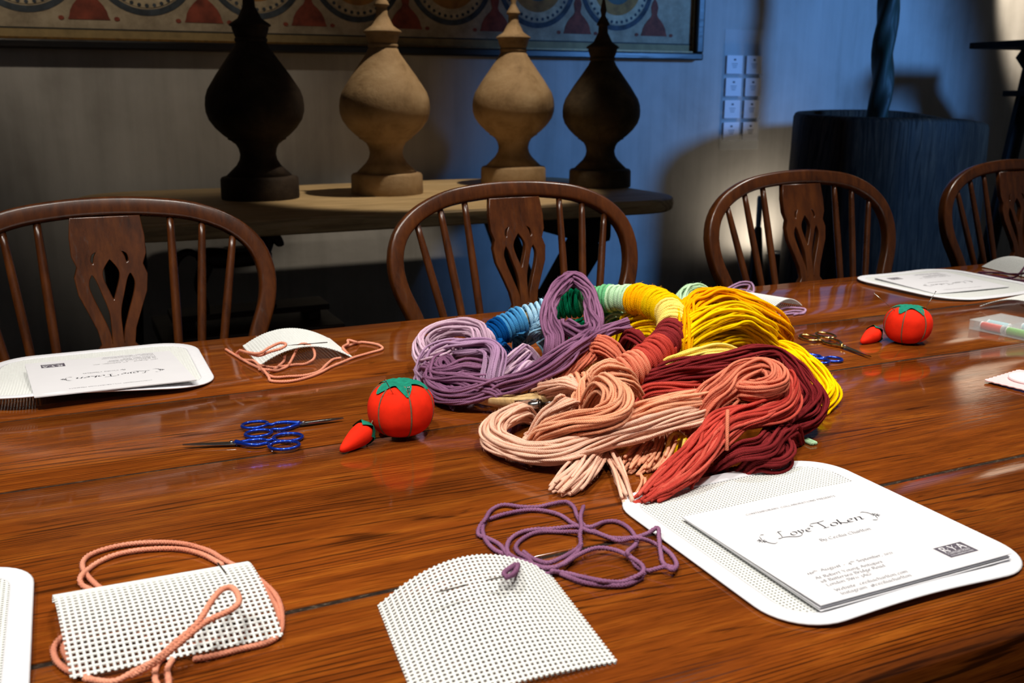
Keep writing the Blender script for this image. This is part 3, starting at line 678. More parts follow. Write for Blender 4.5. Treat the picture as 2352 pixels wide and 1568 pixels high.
# ------------------------------------------------------------------ lettering written with a broad nib
GL = {
'a': (.82, '.6,.88 .36,1 .1,.6 .1,.15 .3,0 .6,.5|.66,1 .6,.3 .66,.02 .84,.12'), 'b': (.8, '.12,1.6 .1,.1|.1,.55 .4,1 .7,.7 .6,.12 .3,0 .1,.12'),
'c': (.68, '.6,.85 .4,1 .08,.6 .12,.15 .4,0 .64,.16'), 'd': (.85, '.6,.85 .4,1 .08,.6 .12,.15 .34,0 .6,.35|.7,1.6 .62,.2 .8,.05'),
'e': (.7, '.1,.5 .5,.58 .58,.85 .38,1 .1,.65 .12,.15 .4,0 .64,.16'), 'f': (.5, '.6,1.5 .4,1.6 .28,1.2 .2,0|.05,.95 .5,.95'),
'g': (.8, '.6,.9 .3,1 .1,.65 .3,.35 .55,.55 .6,.9|.3,.35 .2,.15 .6,.05 .65,-.35 .3,-.55 .05,-.3 .25,-.02|.6,.9 .8,1'), 'h': (.82, '.14,1.6 .1,0|.12,.6 .4,1 .62,.85 .58,.1 .78,.08'),
'i': (.38, '.06,.9 .18,1 .14,.1 .34,.08|.2,1.35 .24,1.42'), 'k': (.75, '.14,1.6 .1,0|.6,.95 .14,.5 .4,.3 .75,.0'), 'l': (.36, '.14,1.6 .1,.15 .32,.05'),
'm': (1.25, '.05,.9 .15,1 .1,0|.12,.6 .38,1 .55,.85 .5,0|.52,.6 .8,1 1.0,.85 .96,.1 1.18,.08'), 'n': (.85, '.05,.9 .16,1 .1,0|.12,.6 .42,1 .64,.85 .6,.1 .82,.08'),
'o': (.78, '.38,1 .1,.7 .1,.2 .36,0 .66,.3 .66,.8 .38,1'), 'p': (.8, '.14,1 .08,-.6|.12,.6 .4,1 .7,.7 .6,.12 .3,0 .1,.15'), 'q': (.8, '.6,.88 .36,1 .1,.6 .1,.15 .3,0 .6,.5|.66,1 .6,-.6'),
'r': (.6, '.05,.9 .16,1 .1,0|.12,.55 .35,1 .6,.92'), 's': (.58, '.5,.88 .3,1 .12,.8 .45,.35 .4,.05 .2,0 .05,.12'), 't': (.48, '.24,1.35 .16,.15 .3,0 .46,.12|.02,.95 .46,.95'),
'u': (.85, '.05,.92 .14,1 .1,.2 .3,0 .6,.45|.66,1 .6,.12 .82,.08'), 'v': (.75, '.05,.95 .15,1 .3,.02 .62,.6 .5,1'), 'w': (1.1, '.05,.95 .14,1 .28,.02 .5,.7 .62,.02 .98,.6 .86,1'),
'y': (.78, '.08,1 .14,.3 .32,.05 .6,.5|.66,1 .5,-.1 .2,-.55 .02,-.4'), '@': (1.2, '.75,.8 .5,.85 .35,.5 .5,.2 .75,.6 .8,.25 1.05,.5 .9,1.1 .5,1.2 .1,.7 .2,.05 .6,-.1 .95,.05'),
'A': (1.1, '.05,0 .55,1.5|.55,1.5 1.0,0|.22,.55 .85,.55'), 'B': (.9, '.15,1.5 .15,0|.15,1.5 .7,1.4 .65,.85 .15,.8|.15,.8 .85,.65 .75,.05 .15,0'), 'C': (1.1, '1.0,1.3 .65,1.5 .15,1.1 .15,.35 .6,0 1.02,.2'),
'E': (.8, '.15,1.5 .15,0|.15,1.5 .75,1.5|.15,.78 .6,.78|.15,0 .78,0'), 'G': (1.15, '1.0,1.3 .65,1.5 .15,1.1 .15,.35 .6,0 1.0,.2 1.0,.65|.7,.65 1.05,.65'), 'I': (.4, '.2,1.5 .2,0'), 'L': (.8, '.18,1.5 .15,.0|.15,0 .75,0'),
'M': (1.3, '.1,0 .2,1.5|.2,1.5 .65,.2|.65,.2 1.1,1.5|1.1,1.5 1.2,0'), 'N': (1.15, '.15,0 .15,1.5|.15,1.5 1.0,0|1.0,0 1.0,1.5'), 'O': (1.2, '.6,1.5 .12,1.1 .12,.4 .6,0 1.08,.4 1.08,1.1 .6,1.5'),
'P': (.85, '.15,1.5 .15,0|.15,1.5 .75,1.35 .7,.85 .15,.72'), 'R': (.95, '.15,1.5 .15,0|.15,1.5 .75,1.35 .7,.88 .15,.76|.4,.76 .95,0'), 'S': (.8, '.68,1.3 .4,1.5 .14,1.2 .6,.6 .62,.15 .35,0 .08,.18'),
'T': (1.0, '.5,1.5 .5,0|.05,1.5 .95,1.5'), 'W': (1.5, '.05,1.5 .4,0|.4,0 .75,1.3|.75,1.3 1.05,0|1.05,0 1.45,1.5'), 'Y': (1.0, '.05,1.5 .5,.7|.95,1.5 .5,.7|.5,.7 .5,0'),
'0': (.75, '.38,1 .08,.7 .08,.25 .38,0 .68,.3 .66,.75 .38,1'), '1': (.45, '.1,.85 .25,1|.25,1 .22,0'), '2': (.7, '.08,.8 .35,1 .58,.75 .1,.02|.1,.02 .66,.02'), '3': (.65, '.1,.9 .4,1 .5,.65 .2,.4|.2,.4 .58,.2 .4,-.4 .05,-.45'),
'4': (.75, '.5,-.45 .5,1|.5,1 .05,.1|.05,.1 .7,.1'), '6': (.72, '.6,1.5 .2,1.1 .08,.4 .35,0 .64,.35 .4,.8 .12,.5'), '8': (.72, '.36,1.5 .12,1.2 .58,.5 .36,0 .1,.35 .6,1.2 .36,1.5'),
'-': (.6, '.08,.5 .5,.52'), ',': (.35, '.16,.1 .1,-.25'), '.': (.35, '.12,.02 .17,.08'), ':': (.4, '.12,.05 .17,.1|.14,.75 .19,.8'), '~': (.8, '.1,.5 .7,.5'), ' ': (.5, ''),
}
def nib_text(txt, x0, y0, width, xh, nib=0.14, shear=0.12, track=0.06, lig=None):
    """quads of a line written from (x0, y0) and stretched to the given width; xh is the x-height in metres"""
    adv = sum(GL[c][0] + track for c in txt) - track
    sx = width / adv
    quads = []; x = 0; nx, ny = nib * math.cos(0.7) / 2, nib * math.sin(0.7) / 2
    for c in txt:
        w, s_ = GL[c]
        for st_ in filter(None, s_.split('|')):
            p = [tuple(map(float, q.split(','))) for q in st_.split()]
            P = catmull([(a, b, 0) for a, b in p], 0.14)[:, :2] if len(p) > 2 else np.array(p)
            for a, b in zip(P[:-1], P[1:]):
                q = [(a[0] - nx, a[1] - ny), (a[0] + nx, a[1] + ny), (b[0] + nx, b[1] + ny), (b[0] - nx, b[1] - ny)]
                quads.append([(x0 + (x + u + shear * v) * sx, y0 + v * xh) for u, v in q])
        x += w + track
    return quads
def lettering(name, quads, z, mat, parent):
    V = [(x, y, z) for q in quads for x, y in q]
    F = []
    for i in range(len(quads)):
        q = quads[i]; ar = (q[1][0] - q[0][0]) * (q[2][1] - q[0][1]) - (q[1][1] - q[0][1]) * (q[2][0] - q[0][0])
        f = (4 * i, 4 * i + 1, 4 * i + 2, 4 * i + 3); F.append(f if ar > 0 else f[::-1])
    return mesh_from(name, V, F, mat, parent, smooth=False)

# ------------------------------------------------------------------ bound embroidery canvases and their leaflets
def thread_grid(name, mat, parent, xs, ys, span, hx, surf, nseg=16, wid=0.5, pitch=0.003, thick=0.0004):
    """woven mesh: xs = threads running in y, ys = threads running in x; hx(x)/span(y) give each thread's extent"""
    V, F = [], []; base = 0
    for along, vals, ext in ((1, xs, hx), (0, ys, span)):
        for i, c in enumerate(vals):
            e = ext(c)
            if e is None: continue
            s = np.linspace(e[0], e[1], nseg)
            x, y = (np.full(nseg, c), s) if along else (s, np.full(nseg, c))
            P = surf(x, y)
            side = surf(x + (1e-4 if along else 0), y + (0 if along else 1e-4)) - P; side /= np.linalg.norm(side, axis=1, keepdims=True)
            tan = np.gradient(P, axis=0); nn = np.cross(tan, side) if not along else np.cross(side, tan); nn /= np.linalg.norm(nn, axis=1, keepdims=True)
            w = pitch * wid / 2; off = 0.0 if along else 0.00005
            R = np.stack([P + side * w - nn * thick, P + side * w + nn * (thick * 0.6 + off), P + nn * (thick + off), P - side * w + nn * (thick * 0.6 + off), P - side * w - nn * thick], 1).reshape(-1, 3)
            k = 5; ii = np.arange(nseg - 1)[:, None] * k; j = np.arange(k)[None]; j2 = (j + 1) % k
            F.append(base + np.stack([ii + j, ii + j2, ii + k + j2, ii + k + j], -1).reshape(-1, 4)); V.append(R); base += len(R)
    o = mesh_from(name, np.vstack(V), np.vstack(F), mat, parent); o['kind'] = 'stuff'
    return o
def bound_canvas(label, loc, rz, sx, sy, cr, surf, tw=0.0165, pitch=0.0034):
    c = thing('bound_canvas', label, 'canvas', loc, rz, 'tape bound embroidery canvases')
    def rr(ins, n=10):
        x, y, r = sx / 2 - ins, sy / 2 - ins, max(cr - ins, 0.006); pts = []
        for cx_, cy_, a0 in ((x - r, y - r, 0), (-x + r, y - r, 90), (-x + r, -y + r, 180), (x - r, -y + r, 270)):
            for i in range(n + 1):
                a = math.radians(a0 + i * 90 / n); pts.append((cx_ + r * math.cos(a), cy_ + r * math.sin(a)))
            nx_ = {0: (-1, 0), 90: (0, -1), 180: (1, 0), 270: (0, 1)}[a0]
            L = 2 * (x - r) if nx_[0] else 2 * (y - r)
            px, py = pts[-1]
            for i in range(1, 10): pts.append((px + nx_[0] * L * i / 10, py + nx_[1] * L * i / 10))
        return np.array(pts)
    lev = [(tw, -0.0006), (tw, 0.0012), (tw - 0.0025, 0.0017), (tw * 0.5, 0.0014), (0.0015, 0.0013), (0.0, 0.0004), (0.0008, -0.0007), (tw * 0.6, -0.0008)]
    V = []
    for ins, dz in lev:
        p = rr(ins); q = surf(p[:, 0], p[:, 1]); q[:, 2] += dz; V.append(q)
    n = len(V[0]); F = np.vstack([np.stack([l * n + np.arange(n), l * n + (np.arange(n) + 1) % n, ((l + 1) % len(lev)) * n + (np.arange(n) + 1) % n, ((l + 1) % len(lev)) * n + np.arange(n)], -1) for l in range(len(lev))])
    mesh_from('binding_tape', np.vstack(V), F[:, ::-1], M['tape'], c)
    ix, iy, r = sx / 2 - tw + 0.001, sy / 2 - tw + 0.001, max(cr - tw, 0.006)
    def ext(a, A, B):
        d = abs(a) - (A - r)
        e = B if d <= 0 else B - r + math.sqrt(max(r * r - d * d, 0))
        return (-e, e)
    xs = np.arange(-ix + pitch, ix, pitch); ys = np.arange(-iy + pitch, iy, pitch)
    thread_grid('canvas_mesh', M['thread'], c, xs, ys, lambda y: ext(y, iy, ix), lambda x: ext(x, ix, iy), surf, 18, 0.56, pitch)
    return c
def leaflet(label, loc, rz, w, h_, bend=0.0, lift=0.0):
    """folded card: three leaves; origin at its centre, text reading along +x with the top at +y"""
    c = thing('leaflet', label, 'leaflet', loc, rz, 'folded leaflets on the canvases')
    for i, (ins, dz) in enumerate(((0.0, 0.0), (0.0015, 0.0014), (0.0005, 0.0032))):
        bm = bmesh.new(); nx_ = 10
        x0, x1, y0, y1 = -w / 2, w / 2, -h_ / 2 + ins, h_ / 2
        top, bot = [], []
        for k in range(nx_ + 1):
            y = y0 + (y1 - y0) * k / nx_; z = dz * (1 - 0.75 * k / nx_) + lift * (1 - k / nx_) ** 2 * (i == 2)
            top.append([bm.verts.new((x, y, z + 0.0005)) for x in (x0, x1)]); bot.append([bm.verts.new((x, y, z)) for x in (x0, x1)])
        for k in range(nx_):
            bm.faces.new((top[k][0], top[k][1], top[k + 1][1], top[k + 1][0])); bm.faces.new((bot[k][0], bot[k + 1][0], bot[k + 1][1], bot[k][1]))
            bm.faces.new((top[k][0], top[k + 1][0], bot[k + 1][0], bot[k][0])); bm.faces.new((top[k][1], bot[k][1], bot[k + 1][1], top[k + 1][1]))
        for k in (0, nx_): bm.faces.new((top[k][0], bot[k][0], bot[k][1], top[k][1]))
        bm_obj('leaf', bm, M['paper'], c)
    W_, H2 = w / 2, h_ / 2
    def L(name, quads, mat, dz=0.0):
        o = lettering(name, quads, 0, mat, c)
        for v in o.data.vertices:
            f_ = (v.co.y + H2) / h_; v.co.z = 0.0032 * (1 - 0.75 * f_) + lift * (1 - f_) ** 2 + 0.0005 + 0.00012 + dz
        return o
    kx, ky = w / 0.193, h_ / 0.173
    X = lambda x: (x - 0.0965) * kx
    Yy = lambda y: (0.0865 - y) * ky
    L('lettering', nib_text('CONTEMPORARY COLLABORATIONS PRESENTS', X(0.052), Yy(0.0225), 0.100 * kx, 0.0019, 0.19, 0.0, 0.12), M['greyink'])
    # title, with a swash L and T
    ti = nib_text('ove', X(0.060), Yy(0.0715), 0.0225 * kx, 0.0058, 0.2, 0.14) + nib_text('oken', X(0.1025), Yy(0.0715), 0.0365 * kx, 0.0058, 0.2, 0.14)
    def stroke(pts, nib=0.0012, step=0.0006):
        P = catmull([(x, y, 0) for x, y in pts], step)[:, :2]; nx_, ny_ = nib * 0.38, nib * 0.33
        return [[(a[0] - nx_, a[1] - ny_), (a[0] + nx_, a[1] + ny_), (b[0] + nx_, b[1] + ny_), (b[0] - nx_, b[1] - ny_)] for a, b in zip(P[:-1], P[1:])]
    tx = lambda pts, ox: [(X(ox + a), Yy(0.0715) + b) for a, b in pts]
    ti += stroke(tx([(0.004, 0.0075), (0.0075, 0.0108), (0.0115, 0.0105)], 0.046)) + stroke(tx([(0.008, 0.0108), (0.0065, 0.005), (0.004, 0.0004), (0.0, 0.0)], 0.046), 0.0017) + stroke(tx([(0.004, 0.0006), (0.010, -0.0004), (0.017, -0.0034), (0.0225, -0.0026), (0.0235, -0.0006)], 0.046), 0.0015)
    ti += stroke(tx([(0.0, 0.0066), (-0.0012, 0.009), (0.002, 0.0115), (0.009, 0.0112), (0.0165, 0.0122)], 0.088), 0.0015) + stroke(tx([(0.0085, 0.0112), (0.0085, 0.005), (0.0082, 0.0)], 0.088), 0.0019) + stroke(tx([(0.0055, 0.0), (0.0115, 0.0)], 0.088), 0.0011)
    for ox, sg in ((0.031, 1), (0.1535, -1)):
        cx_, cy_ = X(ox), Yy(0.0690)
        for k in range(8):
            a = k * math.pi / 4 + 0.2; ti += stroke([(cx_ + 0.0011 * math.cos(a), cy_ + 0.0011 * math.sin(a)), (cx_ + 0.0022 * math.cos(a), cy_ + 0.0022 * math.sin(a)), (cx_ + 0.0038 * math.cos(a), cy_ + 0.0038 * math.sin(a))], 0.0013)
        for k in range(12):
            a, b = k * math.pi / 6, (k + 1) * math.pi / 6; ti += stroke([(cx_ + 0.0014 * math.cos(a), cy_ + 0.0014 * math.sin(a)), (cx_ + 0.0014 * math.cos((a + b) / 2), cy_ + 0.0014 * math.sin((a + b) / 2)), (cx_ + 0.0014 * math.cos(b), cy_ + 0.0014 * math.sin(b))], 0.0009)
        ti += stroke([(cx_ + sg * 0.002, cy_ + 0.003), (cx_ + sg * 0.003, cy_ + 0.0065), (cx_ + sg * 0.0062, cy_ + 0.0095), (cx_ + sg * 0.0088, cy_ + 0.0088)], 0.0013)
        ti += stroke([(cx_ + sg * 0.002, cy_ - 0.002), (cx_ + sg * 0.0035, cy_ - 0.006), (cx_ + sg * 0.0065, cy_ - 0.0085), (cx_ + sg * 0.010, cy_ - 0.0072)], 0.0013)
    L('title_lettering', ti, M['ink'])
    L('lettering', nib_text('By Cecilia Charlton', X(0.074), Yy(0.0905), 0.054 * kx, 0.0028, 0.21), M['greyink'])
    L('lettering', nib_text('16', X(0.0235), Yy(0.132), 0.0065 * kx, 0.0024, 0.21) + nib_text('th', X(0.0305), Yy(0.1305), 0.004 * kx, 0.0015, 0.2) + nib_text('August - 4', X(0.037), Yy(0.132), 0.030 * kx, 0.0024, 0.21) + nib_text('th', X(0.0675), Yy(0.1305), 0.004 * kx, 0.0015, 0.2) + nib_text('September, 2021', X(0.0735), Yy(0.132), 0.0365 * kx, 0.0024, 0.21), M['greyink'])
    for txt, y, wd in (('At Robert Young Antiques', 0.1405, 0.066), ('68 Battersea Bridge Road', 0.1465, 0.063), ('London SW11 3AG', 0.1525, 0.043), ('Website: ceciliacharlton.com', 0.1612, 0.071), ('Instagram: @ceciliacharlton', 0.1672, 0.0685)):
        L('lettering', nib_text(txt, X(0.0245), Yy(y), wd * kx, 0.0024, 0.21), M['greyink'])
    lx0, lx1, ly0, ly1 = X(0.1445), X(0.1745), Yy(0.1575), Yy(0.1395)
    L('logo_plate', [[(lx0, ly0), (lx1, ly0), (lx1, ly1), (lx0, ly1)]], M['logo'])
    wq = nib_text('R', lx0 + 0.003, ly1 - 0.0095, 0.0058, 0.0052, 0.3, 0) + nib_text('Y', lx0 + 0.0115, ly1 - 0.0095, 0.0062, 0.0052, 0.28, 0.1) + nib_text('A', lx0 + 0.0205, ly1 - 0.0095, 0.0068, 0.0052, 0.3, 0)
    for d in (0.0098, 0.0187): wq += [[(lx0 + d - 0.0005, ly1 - 0.0062), (lx0 + d + 0.0005, ly1 - 0.0062), (lx0 + d + 0.0005, ly1 - 0.0052), (lx0 + d - 0.0005, ly1 - 0.0052)]]
    wq += nib_text('CONTEMPORARY', lx0 + 0.0025, ly0 + 0.0045, 0.0245, 0.0013, 0.24, 0, 0.1) + nib_text('COLLABORATIONS', lx0 + 0.0025, ly0 + 0.0015, 0.0245, 0.0013, 0.24, 0, 0.1)
    wq += [[(lx0 + 0.002, ly0 + 0.0072), (lx1 - 0.002, ly0 + 0.0072), (lx1 - 0.002, ly0 + 0.0075), (lx0 + 0.002, ly0 + 0.0075)]]
    L('logo_lettering', wq, M['paper'], 0.0001)
    return c

def s_near(x, y): return np.stack([x, y, 0.0016 + 0.0012 * (1 + np.sin(x * 30 + 0.5)) * 0.5 + np.where(y < -0.09, 0.004 * ((-y - 0.09) / 0.04) ** 2 * (1 + np.sin(x * 26 + 2.2)) * 0.5, 0)], 1)
def s_left(x, y): return np.stack([x, y, 0.002 + 0.016 * np.clip((-y + 0.02) / 0.15, 0, 1) ** 1.5 * np.clip((0.10 + 0.4 * (-y) - x) / 0.2, 0, 1)  ], 1)
def s_flat(x, y): return np.stack([x, y, 0.002 + 0.003 * (x / 0.13) ** 2], 1)
bound_canvas('white tape bound canvas nearest the right corner under a leaflet', (0.5475, 0.5865, 0), 0, 0.252, 0.262, 0.045, s_near)
leaflet('printed leaflet lying on the right front canvas, its text facing the viewer', (0.5535, 0.5575, 0.0052), 0, 0.193, 0.173, lift=0.001)
bound_canvas('white tape bound canvas at the left of the far table edge, front rim curled up', (0.015, 1.355, 0), 0.0, 0.275, 0.268, 0.06, s_left)
def put_leaflet(label, corners, zc, tilt=(0, 0)):
    A, B, C_, D_ = [np.array(p) for p in corners]   # top-left, top-right, bottom-right, bottom-left as the reader sees it
    ctr = (A + B + C_ + D_) / 4; ex = ((B - A) + (C_ - D_)) / 2; ey = ((A - D_) + (B - C_)) / 2
    o = leaflet(label, (ctr[0], ctr[1], zc), math.atan2(ex[1], ex[0]), np.linalg.norm(ex), np.linalg.norm(ey))
    o.rotation_euler = (tilt[0], tilt[1], math.atan2(ex[1], ex[0])); return o
put_leaflet('printed leaflet upside down on the left far canvas, curled rim in front', [(0.131, 1.228), (-0.052, 1.213), (-0.080, 1.392), (0.104, 1.407)], 0.0125, (0.035, -0.03))
bound_canvas('white tape bound canvas at the right far end, beside the second pincushion', (1.552, 1.345, 0), 0.02, 0.275, 0.27, 0.07, s_flat)
put_leaflet('printed leaflet upside down on the right far canvas', [(1.635, 1.262), (1.452, 1.272), (1.447, 1.432), (1.63, 1.424)], 0.0045)
bound_canvas('white tape bound canvas cut by the left frame edge, near the pink yarn', (-0.178, 0.665, 0), 0.0, 0.252, 0.262, 0.045, s_flat)

# ------------------------------------------------------------------ small pieces of open canvas
def open_canvas(label, loc, rz, sx, sy, surf, pitch=0.0040, skew=0.0):
    c = thing('canvas_swatch', label, 'canvas', loc, rz, 'small squares of open canvas')
    xs = np.arange(-sx / 2 + pitch * 0.3, sx / 2, pitch); ys = np.arange(-sy / 2 + pitch * 0.3, sy / 2, pitch)
    thread_grid('canvas_mesh', M['thread'], c, xs, ys, lambda y: (-sx / 2 - 0.0015, sx / 2 + 0.0015), lambda x: (-sy / 2 - 0.0015, sy / 2 + 0.0015), surf, 30, 0.46, pitch, 0.0007)
    return c
def arch_y(hgt, L, sh=0.0):   # axis along x, arched in y; sh moves the crest
    def f(x, y):
        u = y / (L / 2)
        return np.stack([x - 0.13 * y, y * 0.93, 0.0035 + hgt * (1 - np.clip(np.abs(u - sh) / (1 + sh * np.where(u < sh, 1, -1)), 0, 1) ** 2.0)], 1)
    return f
def arch_x(hgt, L, sh=0.0, tw=0.0, low=1.0, depth=0.13):
    def f(x, y):
        u = x / (L / 2); hh = hgt * (low + (1 - low) * np.clip(y / depth + 0.5, 0, 1))
        return np.stack([x * 0.94 + tw * y, y, 0.0012 + hh * (1 - np.clip(np.abs(u - sh) / (1 + sh * np.where(u < sh, 1, -1)), 0, 1) ** 2.0)], 1)
    return f
open_canvas('white canvas square arched over pink yarn at the left front', (0.032, 0.657, 0), -0.04, 0.130, 0.113, arch_y(0.021, 0.113, 0.3))
open_canvas('white canvas square arched at the front middle, purple yarn behind it', (0.236, 0.550, 0), -0.03, 0.142, 0.130, arch_x(0.025, 0.142, 0.0, 0.08, 0.12))
open_canvas('white canvas square arched at the far edge amid pink yarn', (0.280, 1.364, 0), -0.08, 0.134, 0.118, arch_x(0.021, 0.134, 0.0, -0.1))
open_canvas('white canvas square at the far edge behind the yellow yarn', (1.085, 1.345, 0), 0.35, 0.125, 0.125, arch_x(0.02, 0.125))
open_canvas('white canvas square at the far right edge under dark purple yarn', (1.845, 1.385, 0), -0.2, 0.14, 0.13, arch_x(0.02, 0.14))
open_canvas('white canvas square behind the clear box at the right edge', (1.52, 1.12, 0), 0.2, 0.13, 0.13, arch_y(0.02, 0.13))

# ------------------------------------------------------------------ yarn
YR = 0.0023
YM = {}
for nm, a, b in (('plum', (146, 102, 134), (128, 86, 118)), ('mauve', (190, 156, 188), (168, 130, 166)), ('lilac', (226, 196, 214), (208, 174, 198)), ('navy', (16, 88, 158), (12, 72, 138)), ('blue', (88, 160, 208), (62, 136, 192)),
                 ('sky', (166, 206, 230), (140, 188, 218)), ('green', (16, 138, 94), (12, 118, 80)), ('leaf', (130, 206, 150), (98, 186, 126)), ('mint', (196, 230, 190), (176, 216, 174)), ('gold', (255, 184, 10), (252, 172, 8)), ('yellow', (255, 214, 14), (255, 204, 8)),
                 ('lemon', (255, 228, 122), (254, 220, 96)), ('maroon', (136, 46, 48), (116, 34, 38)), ('red', (200, 76, 64), (184, 62, 54)), ('brick', (214, 98, 82), (200, 84, 70)), ('coral', (232, 138, 108), (218, 118, 92)), ('peach', (246, 178, 142), (240, 164, 126)), ('pale', (244, 200, 176), (238, 186, 158)), ('pink', (232, 160, 132), (222, 144, 116)), ('darkplum', (104, 66, 88), (92, 56, 78))):
    YM[nm] = yarn_mat(nm + '_wool', a, b)
def Z(x, y, z): return at(900 + x / 2.2189, 580 + y / 2.2189, z)
HAIRS = {}
def hairs(parent, P, mat, r, per_m=520):
    """short stray fibres standing off a strand, collected per thing and colour"""
    L = np.linalg.norm(np.diff(P, axis=0), axis=1).sum(); n_ = int(L * per_m)
    if n_ < 1 or len(P) < 4: return
    i = rng.integers(1, len(P) - 2, n_); T = P[i + 1] - P[i]; T /= np.linalg.norm(T, axis=1, keepdims=True) + 1e-9
    d = rng.normal(size=(n_, 3)); d -= T * (d * T).sum(1, keepdims=True); d /= np.linalg.norm(d, axis=1, keepdims=True)
    ln = rng.uniform(0.002, 0.006, n_)[:, None]; tdir = T * rng.choice([-1, 1], n_)[:, None]
    p0 = P[i] + d * r * 0.9; p1 = p0 + (d * 0.45 + tdir * 0.7) * ln * 0.5; p2 = p1 + (d * rng.uniform(-0.1, 0.6, n_)[:, None] + tdir * 0.6 + rng.normal(size=(n_, 3)) * 0.3) * ln * 0.5
    sd = np.cross(d, T); w_ = 0.00011
    V = np.stack([p0 - sd * w_, p0 + sd * w_, p1 + sd * w_ * 0.8, p1 - sd * w_ * 0.8, p2 + sd * w_ * 0.4, p2 - sd * w_ * 0.4], 1)
    V[..., 2] = np.maximum(V[..., 2], 0.0003); HAIRS.setdefault((parent.name, mat), []).append(V)
def flush_hairs():
    for (pn, mat), Vs in HAIRS.items():
        V = np.concatenate(Vs); n_ = len(V); b = np.arange(n_)[:, None] * 6
        F = np.concatenate([b + np.array([[0, 1, 2, 3]]), b + np.array([[3, 2, 4, 5]])])
        o = mesh_from('loose_fibres', V.reshape(-1, 3), F, YM[mat], bpy.data.objects[pn]); o['kind'] = 'stuff'
def blunt(P, r):
    """the two ends drawn in to close a strand"""
    T0 = (P[0] - P[1]); T0 /= np.linalg.norm(T0) + 1e-9; T1 = (P[-1] - P[-2]); T1 /= np.linalg.norm(T1) + 1e-9
    P = np.vstack([P[0] + T0 * r * 0.5, P[0] + T0 * r * 0.35, P, P[-1] + T1 * r * 0.35, P[-1] + T1 * r * 0.5])
    rr_ = np.full(len(P), r); rr_[[0, -1]] = r * 0.05; rr_[[1, -2]] = r * 0.75
    return P, rr_
def strand(P, mat, parent, r=YR, sides=6, name='strand', **kw):
    P, r = blunt(P, r)
    V, F, uv = tube_data(P, r, sides, caps=False, **kw)
    return mesh_from(name, V, F, mat, parent, uv=uv)
def bundle(parent, pts, n, w, h, mat, ref=None, wander=1.5, roll=0.8, ragged=0.0, r=0.00185, step=0.005, tuck=(1, 1)):
    """n strands following one spine; w, h half width and half thickness of the bundle (scalar or per spine point)"""
    mats = mat if isinstance(mat, (list, tuple)) else [mat]
    if n > 9: n = int(n * 1.4)
    C0 = np.array([Z(*p) for p in pts]); k = len(C0)
    W_ = np.broadcast_to(np.asarray(w, float), (k,)); H_ = np.broadcast_to(np.asarray(h, float), (k,))
    Q = catmull(np.column_stack([C0, W_, H_]), step)
    P, W_, H_ = Q[:, :3], Q[:, 3], Q[:, 4]; m = len(P); s = np.linspace(0, 1, m)
    T = np.gradient(P, axis=0); T /= np.linalg.norm(T, axis=1, keepdims=True)
    up = np.array(ref if ref is not None else (0, 0, 1.0))
    N = np.cross(T, up); N /= np.linalg.norm(N, axis=1, keepdims=True); B = np.cross(N, T)
    L = np.linalg.norm(np.diff(P, axis=0), axis=1).sum(); sl = s * L
    if ragged: tuck = (tuck[0], 0)
    sm = lambda q: np.clip(1 - q / 0.03, 0, 1) ** 2
    dive = tuck[0] * sm(sl) + tuck[1] * sm(L - sl)
    for i in range(n):
        rad = math.sqrt((i + 0.5) / n); th = i * 2.39996 + rng.uniform(-0.3, 0.3)
        ph = th + roll * (s - 0.5) * rng.uniform(0.6, 1.4)
        nf = max(2, int(L / 0.03))
        kn = np.interp(s[:, None].repeat(2, 1).T.ravel(), np.linspace(0, 1, nf), rng.normal(size=nf)).reshape(2, m)
        n1 = np.convolve(np.pad(kn[0], 3, 'edge'), np.ones(7) / 7, 'valid') * wander * r
        kn2 = np.interp(s, np.linspace(0, 1, nf), rng.normal(size=nf)); n2 = np.convolve(np.pad(kn2, 3, 'edge'), np.ones(7) / 7, 'valid') * wander * r
        X = P + N * (rad * np.cos(ph) * W_ + n1)[:, None] + B * (rad * np.sin(ph) * H_ + n2)[:, None]
        X[:, 2] -= dive * 0.03
        X[:, 2] = np.maximum(X[:, 2], r * 1.02)
        if ragged:
            cut = int(m * rng.uniform(0, ragged)); X = X[:m - cut] if cut else X
        strand(X, YM[mats[i % len(mats)]], parent, r * rng.uniform(0.82, 1.12)); hairs(parent, X, mats[i % len(mats)], r)

# hoop: a tilted wooden ring the hanks are knotted on
HC, HR, HA, HB = np.array((0.548, 1.038, 0.058)), 0.133, 0.311, 0.03
def ring(th, dr=0.0):
    th = np.asarray(th); c_, s_ = np.cos(th), np.sin(th)
    return np.stack([HC[0] + (HR + dr) * c_, HC[1] + (HR + dr) * s_, HC[2] + (HR + dr) * (HA * c_ + HB * s_)], -1)
hnorm = np.array((-HA, -HB, 1.0)); hnorm /= np.linalg.norm(hnorm)
hoop = thing('embroidery_hoop', 'wooden embroidery hoop with a steel screw, wound with hanks of yarn', 'embroidery hoop')
for nm, dr, wd in (('inner_ring', -0.0035, 0.003), ('outer_ring', 0.0035, 0.003)):
    tube(nm, ring(np.linspace(0, 2 * np.pi, 120, endpoint=False), dr), 1.0, M['hoopwood'], hoop, section=rsec(wd, 0.0058, 0.001, 1), ref=hnorm, closed=True)
def hp(deg, dr=0.0, dz=0.0): return ring(math.radians(deg), dr) + hnorm * dz
pl = np.array([hp(q, 0.0073) for q in (219, 222, 225, 228, 231)])
tube('clasp_plate', pl, 1.0, M['steel'], hoop, section=rsec(0.0006, 0.0046, 0.0003, 1), ref=hnorm)
for q in (221.5, 229):
    e0 = hp(q, 0.0078); er_ = (hp(q, 0.02) - hp(q)) / 0.02
    tube('eyelet', np.array([e0, e0 + er_ * 0.0008, e0 + er_ * 0.0012]), np.array([0.0018, 0.0018, 0.0011]), M['gold'], hoop, 14)
